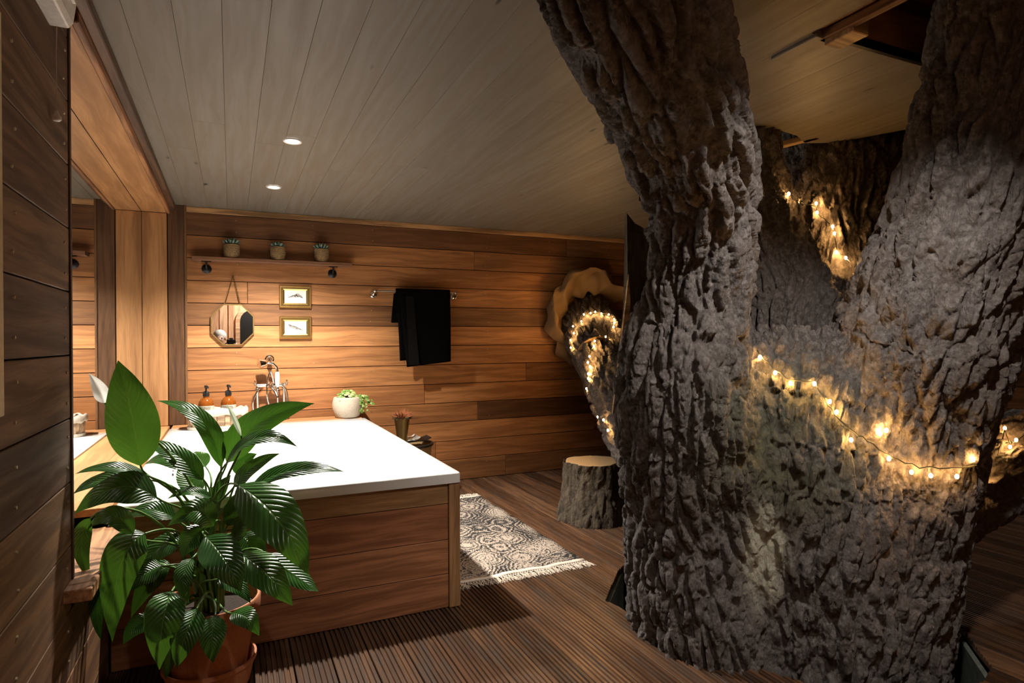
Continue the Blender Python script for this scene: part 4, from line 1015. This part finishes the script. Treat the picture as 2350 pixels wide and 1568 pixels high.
LEAVES = [
 ((322,1068),(300,945),(271,827),57,2.12,2.08,2.06,.9,.16),
 ((507,1071),(462,962),(360,920),25,2.40,2.42,2.38,.55,.3),
 ((522,1061),(590,972),(722,926),40,2.42,2.36,2.36,.7,.25),
 ((517,1066),(590,1004),(683,1026),27,2.30,2.22,2.22,.5,.35),
 ((537,1117),(580,1072),(643,1041),23,2.26,2.20,None,.6,.3),
 ((572,1122),(668,1079),(791,1083),28,2.28,2.20,2.22,.5,.35),
 ((547,1114),(637,1192),(708,1320),60,2.16,2.02,2.04,.75,.16),
 ((552,1272),(613,1318),(672,1391),42,2.14,2.06,2.06,.7,.2),
 ((612,1272),(673,1318),(731,1358),30,2.28,2.22,None,.6,.25),
 ((472,1232),(515,1284),(554,1360),46,2.02,1.94,1.95,.75,.2),
 ((468,1212),(438,1240),(420,1279),30,2.08,2.02,None,.7,.3),
 ((489,1207),(452,1172),(384,1208),36,2.10,2.02,2.04,.6,.3),
 ((359,1142),(271,1118),(170,1180),44,2.05,1.95,1.98,.6,.2),
 ((336,1091),(256,1072),(173,1088),20,2.14,2.02,2.08,.4,.3),
 ((341,1101),(246,1098),(168,1134),26,2.18,2.06,2.12,.45,.3),
 ((306,1225),(256,1182),(200,1214),28,2.00,1.96,1.95,.6,.3),
 ((208,1190),(186,1252),(209,1337),20,1.95,1.93,None,.7,.35),
 ((333,1225),(276,1300),(258,1474),46,2.02,1.95,1.95,.75,.28),
 ((394,1358),(374,1428),(366,1538),44,1.96,1.90,1.88,.8,.24),
 ((452,1398),(425,1460),(405,1535),34,1.98,1.92,1.91,.75,.3),
 ((494,1413),(487,1463),(489,1522),31,2.02,1.96,1.96,.8,.26),
 ((532,1408),(567,1418),(595,1460),26,2.08,2.04,2.03,.65,.25),
 ((441,1282),(420,1328),(434,1385),22,2.02,1.96,1.96,.7,.35),
 ((467,1101),(401,1041),(326,1012),27,2.34,2.36,2.32,.55,.3),
 ((447,1081),(381,1052),(329,1068),24,2.38,2.38,2.34,.5,.3),
 ((462,1132),(430,1095),(414,1068),27,2.44,2.48,None,.75,.25),
 ((509,1051),(518,1014),(550,993),30,2.50,2.54,None,.8,.25),
 ((472,1071),(456,1050),(448,1036),22,2.5,2.54,None,.8,.25),
 ((522,1207),(544,1160),(562,1120),25,2.22,2.2,None,.75,.3),
 ((537,1242),(556,1208),(578,1188),21,2.2,2.18,None,.6,.3),
 ((482,1142),(432,1127),(384,1146),17,2.26,2.22,None,.4,.35),
 ((371,1300),(330,1318),(286,1362),30,2.2,2.14,None,.6,.25),
 ((350,1420),(312,1438),(283,1480),24,2.12,2.06,None,.6,.25),
 ((555,1230),(580,1260),(600,1330),34,2.34,2.32,None,.7,.25),
 ((420,1240),(360,1262),(310,1330),30,2.28,2.2,None,.6,.25),
 ((392,1300),(345,1330),(300,1420),30,2.36,2.3,None,.6,.25),
 ((400,1190),(345,1168),(290,1190),26,2.3,2.25,None,.5,.3),
 ((500,1330),(540,1340),(575,1385),24,2.2,2.16,None,.6,.3),
 ((405,1440),(392,1490),(380,1560),26,2.1,2.06,None,.7,.3),
 ((230,1330),(222,1400),(232,1470),16,2.1,2.06,None,.7,.3),
 ((545,1090),(560,1060),(590,1042),20,2.42,2.44,None,.7,.3),
 ((470,1180),(500,1130),(530,1090),20,2.35,2.38,None,.7,.3),
]
for L in LEAVES: leaf(L[0], L[1], L[2], L[3], L[4], L[5], L[6], L[7], L[8])
leaf((240,925), (228,893), (204,857), 17, 2.2, 2.16, None, .8, .5, mat='spathe', name='spathe')
leaf((553,1000), (536,958), (521,927), 6, 2.32, 2.3, None, .8, .6, mat='bud', name='spathe_bud')

# ================================================================== PHOTOGRAPHER (seen only in the octagonal mirror)
def person():
    hd = Vector((-.17, -.36, 1.35)); t = thing('person', (-.16, -.55, 0), 'white-haired person in dark clothes holding a camera, reflected in the octagonal mirror', 'person')
    J = {}; E_ = []; R_ = {}
    def j(n, p, r, par=None):
        J[n] = Vector(p); R_[n] = r
        if par: E_.append((par, n))
    j('pelvis', (-.16, -.62, .70), .15); j('waist', (-.16, -.60, .86), .135, 'pelvis'); j('chest', (-.16, -.53, 1.04), .155, 'waist'); j('upper', (-.16, -.48, 1.14), .11, 'chest')
    j('neck', (-.165, -.43, 1.22), .055, 'upper'); j('jaw', (-.17, -.385, 1.28), .062, 'neck'); j('face', (-.17, -.37, 1.34), .088, 'jaw'); j('crown', (-.17, -.39, 1.40), .078, 'face')
    j('nose', (-.168, -.262, 1.335), .013, 'face')
    for sd, hx in ((-1, -.055), (1, .055)):
        n = 'l' if sd < 0 else 'r'; sx = -.16+sd*.18
        j(n+'sh', (sx, -.50, 1.13), .062, 'upper'); j(n+'el', (sx+sd*.03, -.34, .98), .045, n+'sh'); j(n+'wr', (hx*1.6, -.19, 1.18), .03, n+'el'); j(n+'pa', (hx*1.3, -.165, 1.24), .032, n+'wr')
        for q in range(4): j(n+'f%d' % q, (hx*1.25+sd*.012, -.155+.017*q-.03, 1.275-.006*q), .0095, n+'pa'); j(n+'g%d' % q, (hx*.7, -.155+.017*q-.03, 1.285-.006*q), .008, n+'f%d' % q)
        j(n+'th', (hx*1.0, -.20, 1.262), .010, n+'pa'); j(n+'ti', (hx*.6, -.205, 1.285), .0085, n+'th')
        j(n+'hip', (-.16+sd*.10, -.62, .66), .10, 'pelvis'); j(n+'kn', (-.16+sd*.13, -.46, .40), .07, n+'hip'); j(n+'an', (-.16+sd*.13, -.58, .08), .045, n+'kn'); j(n+'toe', (-.16+sd*.14, -.42, .035), .035, n+'an')
    ks = list(J); me = bpy.data.meshes.new('body'); b0 = WL[t.name]
    me.from_pydata([tuple(J[k]-b0) for k in ks], [(ks.index(a), ks.index(b)) for a, b in E_], [])
    o = link('body', me, MAT['cloth_dark'], t, b0)
    md = o.modifiers.new('skin', 'SKIN'); lay = me.skin_vertices[0]
    for i, k in enumerate(ks): lay.data[i].radius = (R_[k], R_[k]); lay.data[i].use_root = k == 'pelvis'
    sb_ = o.modifiers.new('sub', 'SUBSURF'); sb_.levels = sb_.render_levels = 2
    dg = bpy.context.evaluated_depsgraph_get(); m2 = bpy.data.meshes.new_from_object(o.evaluated_get(dg)); o.modifiers.clear(); o.data = m2; m2.name = 'body'
    m2.materials.clear(); m2.materials.append(MAT['cloth_dark']); m2.materials.append(MAT['skin'])
    for p in m2.polygons:
        c = p.center+b0; p.use_smooth = True
        p.material_index = 1 if (c.z > 1.21 and c.y > -.46 and abs(c.x+.17) < .14) or (c.z > 1.17 and c.y > -.25) else 0
    m = MB()
    m.ball(hd+Vector((0, -.05, .055)), .106, 20, 12, (.95, .95, .95)).build('hair', MAT['hair'], t, smooth=True)
    for sd in (-1, 1):
        MB().ball(hd+Vector((sd*.032, .072, .012)), .0115, 8, 6).build('eye', MAT['ink'], t, smooth=True)
        MB().ball(hd+Vector((sd*.088, -.02, .0)), .026, 8, 6, (.4, .7, 1.2)).build('ear', MAT['skin'], t, smooth=True)
    MB().tube([hd+Vector((-.025, .074, -.045)), hd+Vector((0, .082, -.047)), hd+Vector((.025, .074, -.045))], .006, 6).build('mouth', MAT['terracotta'], t, smooth=True)
    k = thing('photo_camera', (0, -.15, 1.25), 'black camera in the hands of the person reflected in the octagonal mirror', 'camera')
    MB().box((-.068, -.20, 1.25), (.068, -.135, 1.34)).box((-.03, -.195, 1.34), (.03, -.145, 1.365)).build('camera_body', MAT['black_plastic'], k, bevel=.008)
    MB().lathe([(.036, 0), (.036, .05), (.04, .055), (.04, .075), (.034, .075), (.030, .06)], (0, -.14, 1.295), 24, AY).build('lens', MAT['black_plastic'], k, smooth=True)
person()
